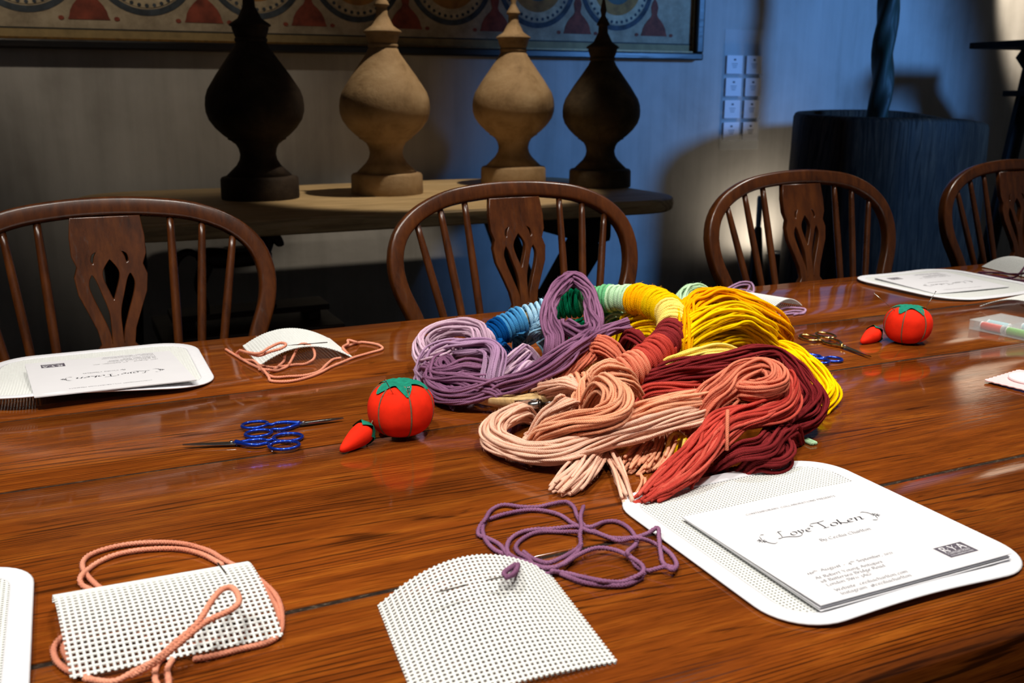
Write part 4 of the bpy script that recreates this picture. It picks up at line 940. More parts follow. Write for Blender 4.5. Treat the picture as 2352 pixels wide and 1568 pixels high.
a, b = hp(226.5, 0.0135), hp(240, 0.0135); d = (b - a) / np.linalg.norm(b - a)
kn = np.array([a + d * x for x in (0.0, 0.0012, 0.0115, 0.0125)]); tube('screw_knob', kn, np.array([0.0040, 0.0049, 0.0049, 0.0040]), M['steel'], hoop, 20)
tube('knob_collar', np.array([a + d * x for x in (0.0128, 0.0133, 0.0150, 0.0155)]), np.array([0.0044, 0.0053, 0.0053, 0.0044]), M['darksteel'], hoop, 20)
tube('screw_shank', np.array([a + d * 0.0155, a + d * 0.034]), 0.0017, M['steel'], hoop, 10)
def wrap(parent, d0, d1, rad, mat, turns=None, layers=2):
    """coils of yarn wound round the hoop between two angles"""
    L = math.radians(d1 - d0) * HR; turns = turns or max(3, int(L / (YR * 1.55)))
    for ly in range(layers):
        rr_ = rad - ly * YR * 1.3; nt = turns; n_ = nt * 16
        th = np.radians(np.linspace(d0, d1, n_)); ph = np.linspace(0, 2 * np.pi * nt, n_) + ly
        fz = 1 + 0.06 * np.sin(ph * 0.37 + ly * 2) + 0.05 * np.sin(ph * 0.13)
        er = np.stack([np.cos(th), np.sin(th), HA * np.cos(th) + HB * np.sin(th)], 1); er /= np.linalg.norm(er, axis=1, keepdims=True)
        th2 = th + 0.02 * np.sin(ph * 0.5)
        P = ring(th2) + er * (np.cos(ph) * rr_ * fz)[:, None] + hnorm * (np.sin(ph) * rr_ * fz)[:, None] * 1.0
        P[:, 2] = np.maximum(P[:, 2], YR)
        strand(P, YM[mat], parent, YR * 1.08, 6, 'wrapping'); hairs(parent, P, mat, YR)
def hank(color, label): return thing('yarn_hank', label, 'yarn', (0, 0, 0), 0, 'wool hanks knotted on the embroidery hoop')

VW = (0.41, 0.91, 0.0)
k = hank('plum', 'dark plum wool hank with an upright loop, left side of the pile')
bundle(k, [(1205, 365, .088), (1080, 400, .082), (940, 470, .080), (820, 570, .062), (690, 650, .044), (540, 690, .030), (410, 725, .020), (300, 730, .016), (235, 695, .016), (215, 640, .020), (230, 590, .026), (290, 555, .034), (350, 565, .036)], 28, [.006, .008, .010, .014, .016, .015, .015, .015, .015, .015, .014, .013, .010], [.006, .007, .009, .011, .011, .010, .010, .010, .010, .010, .012, .01, .008], 'plum', roll=1.2, tuck=(0, 1))
bundle(k, [(790, 560, .045), (822, 500, .064), (830, 430, .078), (806, 330, .094), (830, 215, .112), (915, 130, .121), (995, 185, .114), (1028, 290, .099), (1035, 380, .086), (985, 425, .082), (900, 380, .083), (868, 320, .088)], 18, [.012, .012, .012, .010, .009, .009, .009, .010, .011, .010, .008, .006], .007, 'plum', ref=VW, roll=0.8)
bundle(k, [(560, 560, .040), (470, 600, .036), (370, 585, .036), (260, 610, .030), (175, 570, .022), (150, 600, .014)], 12, .010, .010, 'plum', roll=2, wander=1.5)
bundle(k, [(620, 690, .034), (480, 680, .032), (360, 650, .030), (250, 640, .026), (180, 610, .02)], 12, .012, .008, 'plum', roll=1.5, wander=1.2)
k = hank('mauve', 'mid mauve wool hank coiled between the plum and lilac hanks')
bundle(k, [(500, 570, .050), (530, 520, .056), (480, 480, .058), (380, 480, .054), (290, 490, .046), (210, 520, .036), (155, 570, .024), (160, 610, .014)], 16, .011, .010, 'mauve', roll=1.5)
bundle(k, [(770, 470, .05), (690, 500, .042), (610, 560, .034), (545, 620, .024), (530, 655, .018), (590, 660, .018), (670, 590, .026), (740, 530, .034)], 16, .011, .010, ['mauve', 'lilac'], roll=1.2)
wrap(k, 122, 132, 0.0145, 'mauve')
k = hank('lilac', 'pale lilac wool hank, looped at the far left of the pile')
bundle(k, [(480, 440, .064), (430, 405, .064), (340, 385, .060), (240, 405, .050), (172, 455, .036), (152, 515, .024), (180, 560, .022), (250, 540, .034), (340, 490, .046), (430, 470, .054)], 24, .013, .012, 'lilac', roll=1.0)
wrap(k, 113, 122, 0.0150, 'lilac')
for nm, lab, d0, d1, rad, tails in (
    ('navy', 'deep blue wool hank wound on the left back of the hoop', 102, 113, .0165, [[(500, 400, .06), (530, 450, .05), (560, 490, .036), (600, 520, .02)]]),
    ('blue', 'mid blue wool hank wound on the hoop beside the deep blue one', 88, 102, .0170, [[(620, 330, .066), (640, 390, .052), (660, 430, .034), (640, 470, .018)]]),
    ('sky', 'pale sky blue wool hank wound on the back of the hoop', 70, 88, .0150, [[(780, 300, .072), (760, 370, .06), (740, 410, .046), (800, 450, .034), (840, 470, .03)], [(720, 330, .064), (740, 400, .048), (700, 430, .034), (640, 440, .026)]]),
    ('green', 'deep green wool hank seen through the plum loop', 53, 69, .0175, [[(930, 270, .08), (950, 330, .066), (930, 380, .052), (960, 430, .036)], [(900, 270, .078), (890, 340, .06), (910, 390, .046)]]),
    ('leaf', 'mid green wool hank wound at the back of the hoop', 34, 53, .0165, [[(1060, 230, .088), (1070, 290, .074), (1040, 340, .06), (980, 390, .044)], [(1150, 260, .086), (1130, 310, .07), (1080, 350, .056), (1040, 400, .04)]]),
    ('mint', 'pale mint wool hank wound between the green and yellow ones', 20, 34, .0160, [[(1190, 230, .092), (1170, 290, .078), (1120, 330, .064), (1080, 380, .046)], [(1470, 265, .06), (1490, 205, .068), (1550, 185, .068), (1605, 210, .058), (1620, 260, .04)]])):
    k = hank(nm, lab); wrap(k, d0, d1, rad, nm)
    for tl in tails: bundle(k, tl, 14, .011, .010, nm, roll=0.8)
bundle(k, [(2000, 880, .014), (2060, 905, .010), (2110, 935, .006), (2155, 968, .003)], 3, .005, .003, 'mint')
bundle(k, [(1600, 240, .05), (1560, 200, .064), (1500, 215, .066), (1470, 270, .05)], 10, .01, .009, 'mint')
k = hank('gold', 'golden orange yellow wool hank arching over the right of the pile')
wrap(k, 2, 19, 0.0185, 'gold')
bundle(k, [(1470, 420, .088), (1490, 330, .095), (1540, 268, .100), (1630, 228, .100), (1730, 235, .094), (1840, 275, .084), (1930, 335, .068), (1978, 400, .048), (1975, 455, .03), (1920, 480, .02)], 34, [.012, .013, .015, .017, .018, .019, .019, .018, .016, .012], .014, 'gold', roll=0.5)
k = hank('yellow', 'bright yellow wool hank, the largest of the pile')
wrap(k, -16, 2, 0.0185, 'yellow')
bundle(k, [(1330, 575, .048), (1420, 490, .068), (1520, 400, .084), (1640, 335, .092), (1760, 325, .088), (1860, 380, .070), (1905, 450, .048), (1870, 500, .03)], 46, [.014, .018, .024, .027, .026, .022, .018, .014], .016, 'yellow', roll=0.5)
bundle(k, [(1285, 600, .04), (1400, 550, .054), (1520, 490, .064), (1640, 440, .066), (1760, 440, .056), (1840, 490, .038)], 34, [.010, .014, .018, .020, .018, .012], .012, 'yellow', roll=0.5)
bundle(k, [(1880, 500, .03), (1960, 480, .034), (2050, 515, .034), (2140, 585, .028), (2205, 660, .02), (2222, 720, .014), (2180, 775, .010), (2110, 800, .008)], 22, .014, .009, 'yellow', roll=0.4)
bundle(k, [(1450, 300, .092), (1360, 300, .084), (1270, 325, .072), (1190, 370, .056), (1130, 430, .044)], 32, [.012, .016, .020, .020, .016], .012, 'yellow', roll=0.6)
bundle(k, [(1420, 420, .07), (1340, 400, .066), (1240, 410, .058), (1150, 450, .046)], 20, .016, .010, 'yellow', roll=0.6)
bundle(k, [(1540, 850, .045), (1480, 925, .03), (1442, 1000, .018), (1415, 1070, .006)], 6, .006, .004, ['yellow', 'lemon'])
bundle(k, [(1180, 660, .034), (1250, 630, .04), (1330, 600, .046)], 8, .008, .006, 'yellow')
k = hank('lemon', 'pale lemon wool hank wound at the right of the hoop, cut ends on the yellow')
wrap(k, -40, -16, 0.0170, 'lemon')
bundle(k, [(1320, 600, .052), (1440, 550, .066), (1570, 512, .072), (1680, 498, .070), (1768, 512, .060)], 16, .010, .006, 'lemon', ragged=.15)
k = hank('maroon', 'dark maroon wool hank sweeping round the right front of the pile')
wrap(k, 300, 318, 0.0165, 'maroon')
bundle(k, [(1330, 430, .080), (1240, 418, .080), (1165, 440, .066)], 16, .010, .008, 'maroon')
bundle(k, [(1165, 690, .034), (1280, 650, .046), (1420, 612, .056), (1580, 580, .064), (1720, 558, .068), (1850, 530, .068), (1960, 545, .062), (2060, 615, .050), (2125, 700, .038), (2150, 775, .026), (2110, 845, .02), (2010, 890, .018), (1900, 920, .016)], 36, [.010, .012, .014, .014, .014, .015, .016, .017, .017, .016, .015, .013, .012], .012, 'maroon', roll=0.8)
bundle(k, [(1640, 1000, .022), (1760, 1012, .024), (1880, 1002, .026), (1960, 935, .026), (2050, 880, .02)], 18, .012, .009, 'maroon', roll=1.5, wander=1.3)
bundle(k, [(1740, 1085, .008), (1850, 1055, .016), (1950, 1062, .014), (2005, 1025, .014), (1985, 965, .016), (1930, 910, .02)], 16, .010, .008, 'maroon', roll=1.5, wander=1.3)
k = hank('red', 'brick red wool hank with a long fringe reaching the front of the pile')
wrap(k, 283, 300, 0.0170, 'red')
bundle(k, [(1170, 745, .026), (1300, 705, .036), (1420, 692, .042), (1540, 690, .042), (1640, 670, .036)], 18, .011, .008, 'red', roll=0.8)
bundle(k, [(1890, 610, .066), (1980, 630, .062), (2025, 700, .056), (1990, 780, .05), (1870, 825, .048), (1740, 860, .044), (1630, 940, .036), (1545, 1040, .026), (1440, 1140, .016), (1340, 1215, .009), (1245, 1275, .004)], 44, [.008, .009, .010, .012, .015, .018, .019, .018, .016, .011, .004], [.008, .009, .01, .01, .01, .01, .009, .008, .006, .004, .002], ['red', 'red', 'red', 'brick'], roll=0.6, ragged=.12)
bundle(k, [(1640, 900, .04), (1600, 1000, .028), (1560, 1080, .016), (1500, 1150, .008), (1480, 1190, .004)], 16, .012, .007, 'red', ragged=.2)
bundle(k, [(1000, 540, .05), (900, 590, .036), (820, 650, .022), (755, 700, .012)], 14, .012, .008, 'red')
k = hank('coral', 'coral wool hank with a folded loop at the right of the pile')
wrap(k, 262, 283, 0.0175, 'coral')
bundle(k, [(1530, 800, .052), (1650, 715, .066), (1760, 625, .076), (1870, 590, .078), (1955, 620, .076), (1955, 685, .07), (1860, 712, .066), (1750, 710, .062), (1650, 770, .054), (1570, 840, .044)], 32, [.010, .012, .012, .012, .011, .010, .011, .012, .013, .012], .011, 'coral', roll=0.5)
bundle(k, [(1190, 500, .070), (1110, 470, .076), (1010, 490, .068), (910, 560, .056), (820, 640, .040), (760, 700, .022)], 36, [.012, .016, .021, .022, .020, .014], .012, 'coral', roll=0.6)
bundle(k, [(1700, 760, .064), (1715, 790, .066), (1725, 850, .06)], 1, .001, .001, 'coral')
k = hank('peach', 'peach wool hank knotted over the front of the hoop')
wrap(k, 246, 262, 0.0180, 'peach')
bundle(k, [(1230, 560, .084), (1160, 590, .08), (1080, 620, .072), (1010, 665, .062), (1000, 710, .058)], 26, .015, .012, 'peach', roll=0.8)
bundle(k, [(1010, 650, .068), (1090, 665, .072), (1150, 720, .068), (1140, 800, .058), (1050, 850, .05), (920, 870, .042), (800, 905, .03), (730, 955, .014)], 34, [.010, .013, .015, .017, .019, .019, .017, .012], .011, 'peach', roll=0.5)
bundle(k, [(1690, 690, .04), (1630, 725, .05), (1565, 752, .058), (1430, 770, .058), (1280, 805, .052), (1140, 860, .046), (1020, 900, .04)], 28, [.012, .012, .013, .014, .014, .012, .010], .010, 'peach', roll=0.5)
bundle(k, [(1420, 830, .02), (1385, 890, .018), (1335, 960, .014), (1265, 1040, .010), (1205, 1112, .004)], 20, [.008, .009, .011, .012, .010], .007, 'peach', ragged=.2, tuck=(0, 0))
bundle(k, [(1430, 820, .02), (1412, 890, .02), (1408, 980, .016), (1375, 1060, .009), (1330, 1115, .004)], 16, [.008, .008, .009, .010, .010], .007, 'peach', ragged=.2, tuck=(0, 0))
bundle(k, [(1285, 1080, .012), (1292, 1150, .006), (1265, 1225, .003)], 2, .002, .001, 'peach')
k = hank('pale', 'palest peach wool hank looping out at the front left of the pile')
wrap(k, 240, 247, 0.0165, 'pale')
bundle(k, [(1000, 620, .066), (930, 650, .06), (850, 680, .05), (780, 700, .036), (735, 715, .022)], 24, .013, .009, 'pale', roll=0.4)
bundle(k, [(930, 690, .056), (900, 740, .05), (860, 790, .04), (780, 840, .026), (690, 880, .014)], 18, .012, .009, 'pale', roll=0.5)
bundle(k, [(1690, 760, .034), (1570, 820, .046), (1420, 852, .046), (1280, 895, .040), (1120, 940, .032), (980, 985, .024), (830, 1030, .017), (690, 1025, .014), (575, 985, .014), (515, 935, .016), (535, 870, .02), (620, 825, .018), (740, 800, .014)], 36, [.010, .010, .011, .012, .013, .014, .014, .014, .013, .012, .012, .012, .012], .010, 'pale', roll=0.9)
bundle(k, [(1110, 930, .012), (1060, 990, .014), (1010, 1050, .013), (960, 1110, .011), (900, 1165, .009), (840, 1222, .004)], 24, [.007, .008, .011, .013, .014, .013], .006, 'pale', ragged=.12, tuck=(0, 0))
bundle(k, [(1080, 940, .010), (1098, 1000, .012), (1135, 1065, .010), (1178, 1155, .006), (1210, 1272, .003)], 9, [.005, .006, .008, .009, .009], .004, 'pale', ragged=.06, tuck=(0, 0))

# loose lengths of working yarn on the table
def loose(label, mat, runs, zoom, z0=YR, rise=None, r=0.0021, grp='loose working yarns on the table'):
    k_ = thing('yarn_length', label, 'yarn', (0, 0, 0), 0, grp)
    ox, oy, sc = zoom
    for run in runs:
        P = catmull([at(ox + p[0] / sc, oy + p[1] / sc, p[2] if len(p) > 2 else z0) for p in run], 0.0011)
        P[:, 2] = np.maximum(P[:, 2], r)
        hairs(k_, P, mat, r, 900); P, r_ = blunt(P, r)
        V, F, uv = tube_data(P, r_, 12, caps=False, lobes=4, twist=2 * math.pi / 0.013, depth=0.34)
        mesh_from('strand', V, F, YM[mat], k_, uv=uv)
    return k_
z1, z2, z3 = 0.0024, 0.0062, 0.0095
ZP = (1060, 1120, 4.3556)
loose('loose plum yarn tangled in loops in front of the pile', 'plum', [
    [(1220, 185, z2), (1190, 290, z2), (1200, 390, z3), (1185, 470, z2), (1190, 560, z1), (1140, 620, z1), (1000, 700, z2), (850, 750, z2), (700, 700, z1), (620, 640, z1)],
    [(500, 760, z2), (470, 690, z2), (380, 570, z1), (250, 500, z1), (170, 470, z1), (180, 390, z1), (240, 310, z2), (300, 220, z1), (420, 170, z1), (600, 190, z1), (760, 190, z1), (900, 160, z1), (1040, 140, z1), (1120, 190, z1), (1160, 290, z1), (1230, 380, z2), (1340, 440, z1), (1500, 500, z1), (1700, 500, z2), (1850, 460, z2), (1960, 400, z3), (1975, 500, z2), (1990, 640, z1), (2020, 760, z1), (2120, 800, z1)],
    [(280, 310, z1), (420, 265, z1), (620, 225, z1), (800, 225, z1), (980, 270, z1), (1100, 350, z1), (1240, 420, z3), (1400, 470, z2), (1580, 530, z1), (1760, 500, z3), (1940, 560, z1), (2080, 650, z1), (2150, 760, z1), (2110, 820, z2), (2030, 790, z2), (1860, 830, z1), (1760, 790, z1), (1690, 690, z2), (1660, 640, z3), (1730, 580, z2), (1750, 520, z1), (1680, 410, z1), (1560, 340, z1), (1430, 340, z1), (1290, 390, z2), (1130, 385, z2), (900, 410, z1), (700, 420, z1), (560, 460, z1), (470, 540, z1), (460, 640, z2), (530, 700, z2), (700, 770, z2), (860, 800, z2), (1000, 770, z2), (1150, 680, z2), (1280, 620, z2), (1400, 600, z2), (1560, 630, z2), (1700, 700, z2), (1800, 770, z2), (1820, 830, z2), (1760, 880, z2), (1600, 940, z1), (1400, 930, z2), (1200, 890, z1), (1020, 850, z1), (900, 830, z2)],
    [(230, 320, z1), (210, 420, z1), (240, 520, z1), (330, 620, z1), (470, 680, z1), (640, 740, z1), (800, 790, z1), (900, 800, z2), (1010, 760, z2), (1160, 640, z1), (1200, 560, z2)],
    [(1200, 440, z2), (1000, 440, z1), (780, 440, z1), (640, 490, z1), (550, 570, z1), (560, 640, z1), (680, 720, z1), (760, 830, z1), (900, 820, z1), (1040, 880, z1), (1240, 950, z1), (1450, 975, z1), (1640, 970, z1), (1780, 910, z1), (1830, 850, z2)],
    [(560, 800, .012), (640, 830, z2), (760, 870, z1), (880, 850, z1), (960, 790, z2)],
    [(520, 700, z2), (560, 770, .016), (530, 850, .026), (450, 890, .03), (425, 850, .03), (490, 800, .024), (540, 760, .014), (480, 700, z2)]], ZP)
ZK = (0, 1200, 3.0947)
loose('loose pink yarn looped round and under the left front canvas square', 'pink', [
    [(730, 480, z1), (640, 400, z1), (585, 310, z1), (620, 240, z1), (740, 190, z1), (900, 155, z1), (1100, 140, z1), (1300, 150, z1), (1480, 200, z1), (1600, 270, z1), (1720, 330, z1), (1850, 410, z1), (1960, 520, z1), (2000, 640, z1), (1990, 780, z1), (1900, 850, z1), (1700, 900, z1), (1500, 950, z1), (1380, 970, z1)],
    [(680, 490, z1), (590, 450, z1), (570, 390, z2), (640, 320, z1), (760, 250, z1), (920, 205, z1), (1120, 185, z1), (1300, 190, z1), (1450, 230, z1), (1580, 300, z1)],
    [(1850, 420, z1), (1900, 500, z1), (1960, 600, z1), (1985, 700, z1)],
    [(590, 800, z1), (490, 790, z1), (420, 830, z1), (380, 900, z1), (400, 980, z1), (480, 1050, z1), (580, 1080, z1), (660, 1120, z1)],
    [(590, 830, z1), (500, 830, z1), (450, 880, z1), (470, 950, z1), (540, 1030, z1), (640, 1080, z1)],
    [(600, 720, z1), (800, 720, z1), (950, 760, z1), (1060, 830, z1), (1200, 870, z1), (1400, 860, z1), (1650, 800, z1), (1850, 740, z1)],
    [(600, 1110, .006), (800, 1130, .006), (950, 1060, .008), (1100, 980, .014), (1250, 850, .024), (1380, 740, .031), (1440, 660, .035), (1500, 560, .038), (1570, 480, .038), (1640, 460, .037), (1690, 510, .036), (1690, 580, .035), (1600, 640, .034), (1470, 700, .032), (1380, 770, .029), (1250, 880, .022), (1100, 1000, .012), (930, 1090, .006)],
    [(1200, 930, z1), (1120, 1000, z1), (1100, 1100, z1), (1130, 1180, z1)], [(1240, 950, z1), (1190, 1040, z1), (1200, 1150, z1), (1180, 1200, z1)]], ZK, r=0.0023)
ZF = (500, 740, 5.88)
loose('loose pink yarn around the far canvas square at the left', 'pink', [
    [(110, 365, z1), (230, 440, z1), (400, 540, z1), (560, 620, z1), (650, 690, z1), (760, 740, z1), (960, 730, z1), (1180, 715, z1), (1370, 660, z1), (1480, 560, z1), (1560, 500, z1), (1660, 480, z1)],
    [(300, 380, .012), (260, 430, z1), (330, 500, z1), (480, 520, z1), (560, 590, z1), (640, 670, z2), (690, 740, z1), (720, 790, z1), (900, 800, z1), (1060, 780, z1), (1250, 730, z1), (1400, 670, z1), (1530, 600, z1), (1700, 530, z1), (1850, 470, z1), (2060, 410, z1), (2220, 360, z1), (2180, 310, z1), (2060, 280, z1), (1920, 270, z1), (1780, 310, z1), (1700, 350, z1), (1760, 430, z1)],
    [(1760, 430, z1), (1690, 340, z2), (1760, 290, z2), (1760, 240, z3), (1860, 265, z2), (1900, 280, z1)],
    [(560, 580, z1), (660, 600, z2), (760, 610, z1), (900, 590, z1), (1050, 570, z1), (1180, 560, z1), (1290, 500, .006), (1310, 420, .012), (1270, 330, .02), (1180, 290, .024), (1100, 310, .022), (1050, 400, .014), (1000, 500, .008), (930, 600, z1), (800, 650, z1), (680, 640, z2), (560, 640, z1)],
    [(300, 380, .014), (420, 410, .022), (560, 420, .03), (700, 340, .037), (840, 280, .04), (920, 300, .04), (860, 350, .037), (700, 400, .032), (560, 450, .024), (420, 420, .02)],
    [(910, 450, .01), (890, 530, z1), (800, 610, z1), (740, 650, z1)]], ZF)
ZR = (1600, 560, 3.128)
loose('loose plum yarn at the far edge behind the golden hank', 'mauve', [
    [(180, 350, z1), (240, 310, z2), (320, 275, z3), (390, 280, z3), (410, 330, z2), (380, 380, z1), (290, 390, z1), (250, 350, z1), (320, 330, z1), (400, 350, z2), (360, 400, z1)],
    [(200, 360, z1), (300, 300, z2), (380, 300, z2), (330, 370, z1), (270, 370, z1)],
    [(560, 490, z1), (640, 460, z1), (720, 460, z1), (780, 470, z1), (760, 500, z1), (680, 500, z1), (560, 520, z1)], [(600, 500, z1), (700, 480, z1), (770, 490, z1), (700, 510, z1)]], ZR)
loose('loose dark plum yarn draped over the far right canvas square', 'darkplum', [
    [(2020, 210, z1), (2100, 225, z1), (2200, 240, z1), (2300, 260, z1), (2400, 265, z1)], [(2030, 205, z2), (2120, 205, z1), (2230, 215, z1), (2330, 215, .012), (2400, 200, .02)],
    [(2040, 220, z1), (2150, 240, z1), (2280, 240, z2), (2330, 200, .02), (2360, 160, .02)], [(2020, 215, z1), (2090, 240, z1), (2210, 262, z1), (2400, 280, z1)]], ZR)

flush_hairs()
# ------------------------------------------------------------------ tomato pincushions
def pin(parent, a, b, head=True, mat='steel'):
    a, b = np.array(a), np.array(b)
    o = tube('pin', np.linspace(a, b, 3), 0.00045, M[mat], parent, 6)
    if head:
        hd = tube('pin_head', np.array([b, b + (b - a) * 0.012]), 0.0011, M[mat], o, 8)
def pincushion(label, loc, R, H, rz, berry, pins, lean=0.0):
    c = thing('pincushion', label, 'pincushion', loc, rz, 'red tomato pincushions')
    n, m = 64, 22; V = []; F = []
    def surf(a, t_):
        ph = -math.pi / 2 + math.pi * t_
        rr_ = R * math.copysign(abs(math.cos(ph)) ** 0.78, math.cos(ph)); z = H / 2 + H / 2 * math.copysign(abs(math.sin(ph)) ** 0.9, math.sin(ph))
        seg = 0.055 * abs(math.cos(3 * a)) ** 0.5
        rr_ *= (0.955 + seg); z -= 0.09 * H * max(0, 1 - rr_ / (0.5 * R)) * (t_ > 0.5)
        return (rr_ * math.cos(a) + lean * z, rr_ * math.sin(a), max(z, 0.0))
    for i in range(m + 1):
        for k_ in range(n): V.append(surf(2 * math.pi * k_ / n, 0.02 + 0.96 * i / m))
    for i in range(m):
        for k_ in range(n): F.append((i * n + k_, i * n + (k_ + 1) % n, (i + 1) * n + (k_ + 1) % n, (i + 1) * n + k_))
    F.append(tuple(range(n))[::-1]); F.append(tuple(range(m * n, (m + 1) * n)))
    mesh_from('cushion', V, F, M['tomato'], c)
    for j in range(6):
        a = math.pi / 6 + j * math.pi / 3
        P = [np.array(surf(a, t_)) + np.array((0.0006 * math.cos(a), 0.0006 * math.sin(a), 0.0003)) for t_ in np.linspace(0.08, 0.95, 26)]
        tube('cord', np.array(P), 0.0009, M['cord'], c, 6)
    # felt leaf cap: a five pointed star laid over the crown
    V = []; F = []; nn = 60
    for l, s_ in enumerate((0.04, 0.35, 0.7, 1.0)):
        for k_ in range(nn):
            a = 2 * math.pi * k_ / nn; st_ = abs(((a * 5 / (2 * math.pi) + 0.3) % 1) - 0.5) * 2
            ext = s_ * (0.40 + 0.46 * st_ ** 1.1) if s_ > 0.3 else s_ * 0.4
            lo, hi = 0.5, 0.98
            for _ in range(18):
                mid_ = (lo + hi) / 2; p = surf(a, mid_); rad_ = math.hypot(p[0] - lean * p[2], p[1])
                if rad_ > ext * R: lo = mid_
                else: hi = mid_
            p = surf(a, (lo + hi) / 2); V.append((p[0], p[1], p[2] + 0.0012 + 0.0008 * s_))
    for l in range(3):
        for k_ in range(nn): F.append((l * nn + k_, (l + 1) * nn + k_, (l + 1) * nn + (k_ + 1) % nn, l * nn + (k_ + 1) % nn))
    F.append(tuple(range(nn)))
    mesh_from('felt_leaf', V, F, M['leaf'], c)
    # strawberry emery on its cord
    (ax, ay, az), (bx, by, bz_) = berry
    A, B_ = np.array((ax, ay, az)), np.array((bx, by, bz_)); tt = np.linspace(0, 1, 14)
    rad_ = 0.0120 * np.array([0.15, .35, .45, .55, .65, .73, .81, .88, .94, .98, 1.0, .97, .8, .4])
    b_ = tube('strawberry', A + (B_ - A) * tt[:, None], rad_, M['tomato'], c, 18)
    dirv = (B_ - A) / np.linalg.norm(B_ - A)
    up_ = np.array((0, 0, 1.0)); sd = np.cross(dirv, up_); sd /= np.linalg.norm(sd); u2 = np.cross(sd, dirv)
    V = [tuple(B_ + dirv * 0.0035)]; F = []
    for k_ in range(30):
        a = 2 * math.pi * k_ / 30; st_ = abs(((k_ / 6) % 1) - 0.5) * 2
        V.append(tuple(B_ + dirv * 0.0015 + (sd * math.cos(a) + u2 * math.sin(a)) * 0.0085))
        rr_ = 0.0136; V.append(tuple(B_ - dirv * (0.003 + 0.0085 * st_) + (sd * math.cos(a) + u2 * math.sin(a)) * rr_))
    for k_ in range(30):
        k2 = (k_ + 1) % 30; F.append((0, 1 + 2 * k_, 1 + 2 * k2)); F.append((1 + 2 * k_, 2 + 2 * k_, 2 + 2 * k2, 1 + 2 * k2))
    mesh_from('berry_leaf', V, F, M['leaf'], c)
    tube('tie_cord', catmull([B_ + dirv * 0.002, (B_ + np.array((0, 0, H * 0.3))) * 0.75, np.array((0, 0, H * 0.3)) + 0.0 * B_], 0.004), 0.0008, M['cord'], c, 6)
    for p in pins: pin(c, *p)
    return c
P1 = np.array((0.3085, 0.965)); A1, A2 = np.array((0.231, 0.930)), np.array((0.268, 0.955))
pincushion('red tomato pincushion left of the yarn pile, strawberry on its left', (P1[0], P1[1], 0), 0.0365, 0.060, 0.0,
    ((A1[0] - P1[0], A1[1] - P1[1], 0.0045), (A2[0] - P1[0], A2[1] - P1[1], 0.0150)),
    [((-0.012, -0.020, 0.048), (-0.024, -0.024, 0.071)), ((0.0, -0.024, 0.046), (-0.0005, -0.027, 0.0615)), ((0.002, -0.023, 0.047), (0.001, -0.027, 0.0615))])
P2 = np.array((1.128, 1.038))
pincushion('red tomato pincushion at the right beside the clear plastic box', (P2[0], P2[1], 0), 0.0345, 0.056, 0.0,
    ((1.056 - P2[0], 1.054 - P2[1], 0.0045), (1.098 - P2[0], 1.066 - P2[1], 0.0125)),
    [((-0.02, 0.005, 0.048), (-0.05, 0.022, 0.076)), ((0.018, -0.012, 0.05), (0.036, -0.014, 0.078))], 0.05)

# ------------------------------------------------------------------ embroidery scissors
def scissors(label, tip, base, width, mat, zo=0.0, flip=False, name='embroidery_scissors', ring_open=0.0):
    """laid flat: rings at the base point, blades towards the tip"""
    tip, base = np.array(tip), np.array(base); L = np.linalg.norm(tip - base); ang = math.atan2(*(tip - base)[::-1])
    c = thing(name, label, 'scissors', (base[0], base[1], zo), ang, 'embroidery scissors')
    k = L / 0.105
    for s_ in (-1, 1):
        z = 0.0032 + (0.0012 if s_ > 0 else -0.0004)
        # finger ring with shank, one continuous bar
        cx_, cy_ = 0.0125 * k, s_ * (0.0112 + ring_open) * width
        a = np.linspace(0, 2 * np.pi, 28, endpoint=False)
        tube('finger_ring', np.stack([cx_ + 0.0135 * k * np.cos(a), cy_ + 0.0095 * width * np.sin(a), np.full(28, z)], 1), 0.0019, mat, c, 10, closed=True, ref=(0, 0, 1))
        pts = [(0.024 * k, cy_ * 0.85, z), (0.029 * k, cy_ * 0.45, z), (0.036 * k, cy_ * 0.72, z), (0.045 * k, cy_ * 0.6, z), (0.052 * k, cy_ * 0.25, z), (0.058 * k, -s_ * 0.0008, z)]
        P = catmull(pts, 0.002); rr_ = np.interp(np.linspace(0, 1, len(P)), [0, .3, .8, 1], [.0020, .0021, .0026, .0028])
        tube('shank', P, rr_, mat, c, 10, ref=(0, 0, 1))
        # tapered blade
        xs = np.linspace(0.057 * k, 0.105 * k, 12); w_ = np.interp(xs, [0.057 * k, 0.064 * k, 0.09 * k, 0.105 * k], [0.0030, 0.0034, 0.0022, 0.0004])
        V = []; yo = s_ * 0.0007
        for x, w0 in zip(xs, w_):
            zc = z - 0.0007 * s_
            V += [(x, yo + s_ * w0, zc - 0.0006), (x, yo + s_ * w0 * 0.9, zc + 0.0007), (x, yo - s_ * w0 * 0.3, zc + 0.0009), (x, yo - s_ * w0 * 0.5, zc - 0.0006)]
        F = [(i * 4 + j, i * 4 + (j + 1) % 4, (i + 1) * 4 + (j + 1) % 4, (i + 1) * 4 + j) for i in range(11) for j in range(4)]
        F += [(0, 1, 2, 3), (44, 45, 46, 47)]
        o = mesh_from('blade', V, F, M['steel'] if mat is not M['gold'] else M['gold'], c, smooth=False)
    lathe('pivot_screw', [(0.003, 0.0022), (0.0056, 0.0022), (0.0062, 0.0016), (0.0063, 0.0002)], M['steel'], c, 14).location = (0.0615 * k, 0, 0)
    return c
scissors('blue handled embroidery scissors pointing right, behind the other blue pair', (0.2615, 1.034), (0.1515, 1.038), 1.15, M['blue'])
scissors('blue handled embroidery scissors pointing left, in front of the other blue pair', (0.0845, 1.0195), (0.1995, 0.980), 1.3, M['blue'])
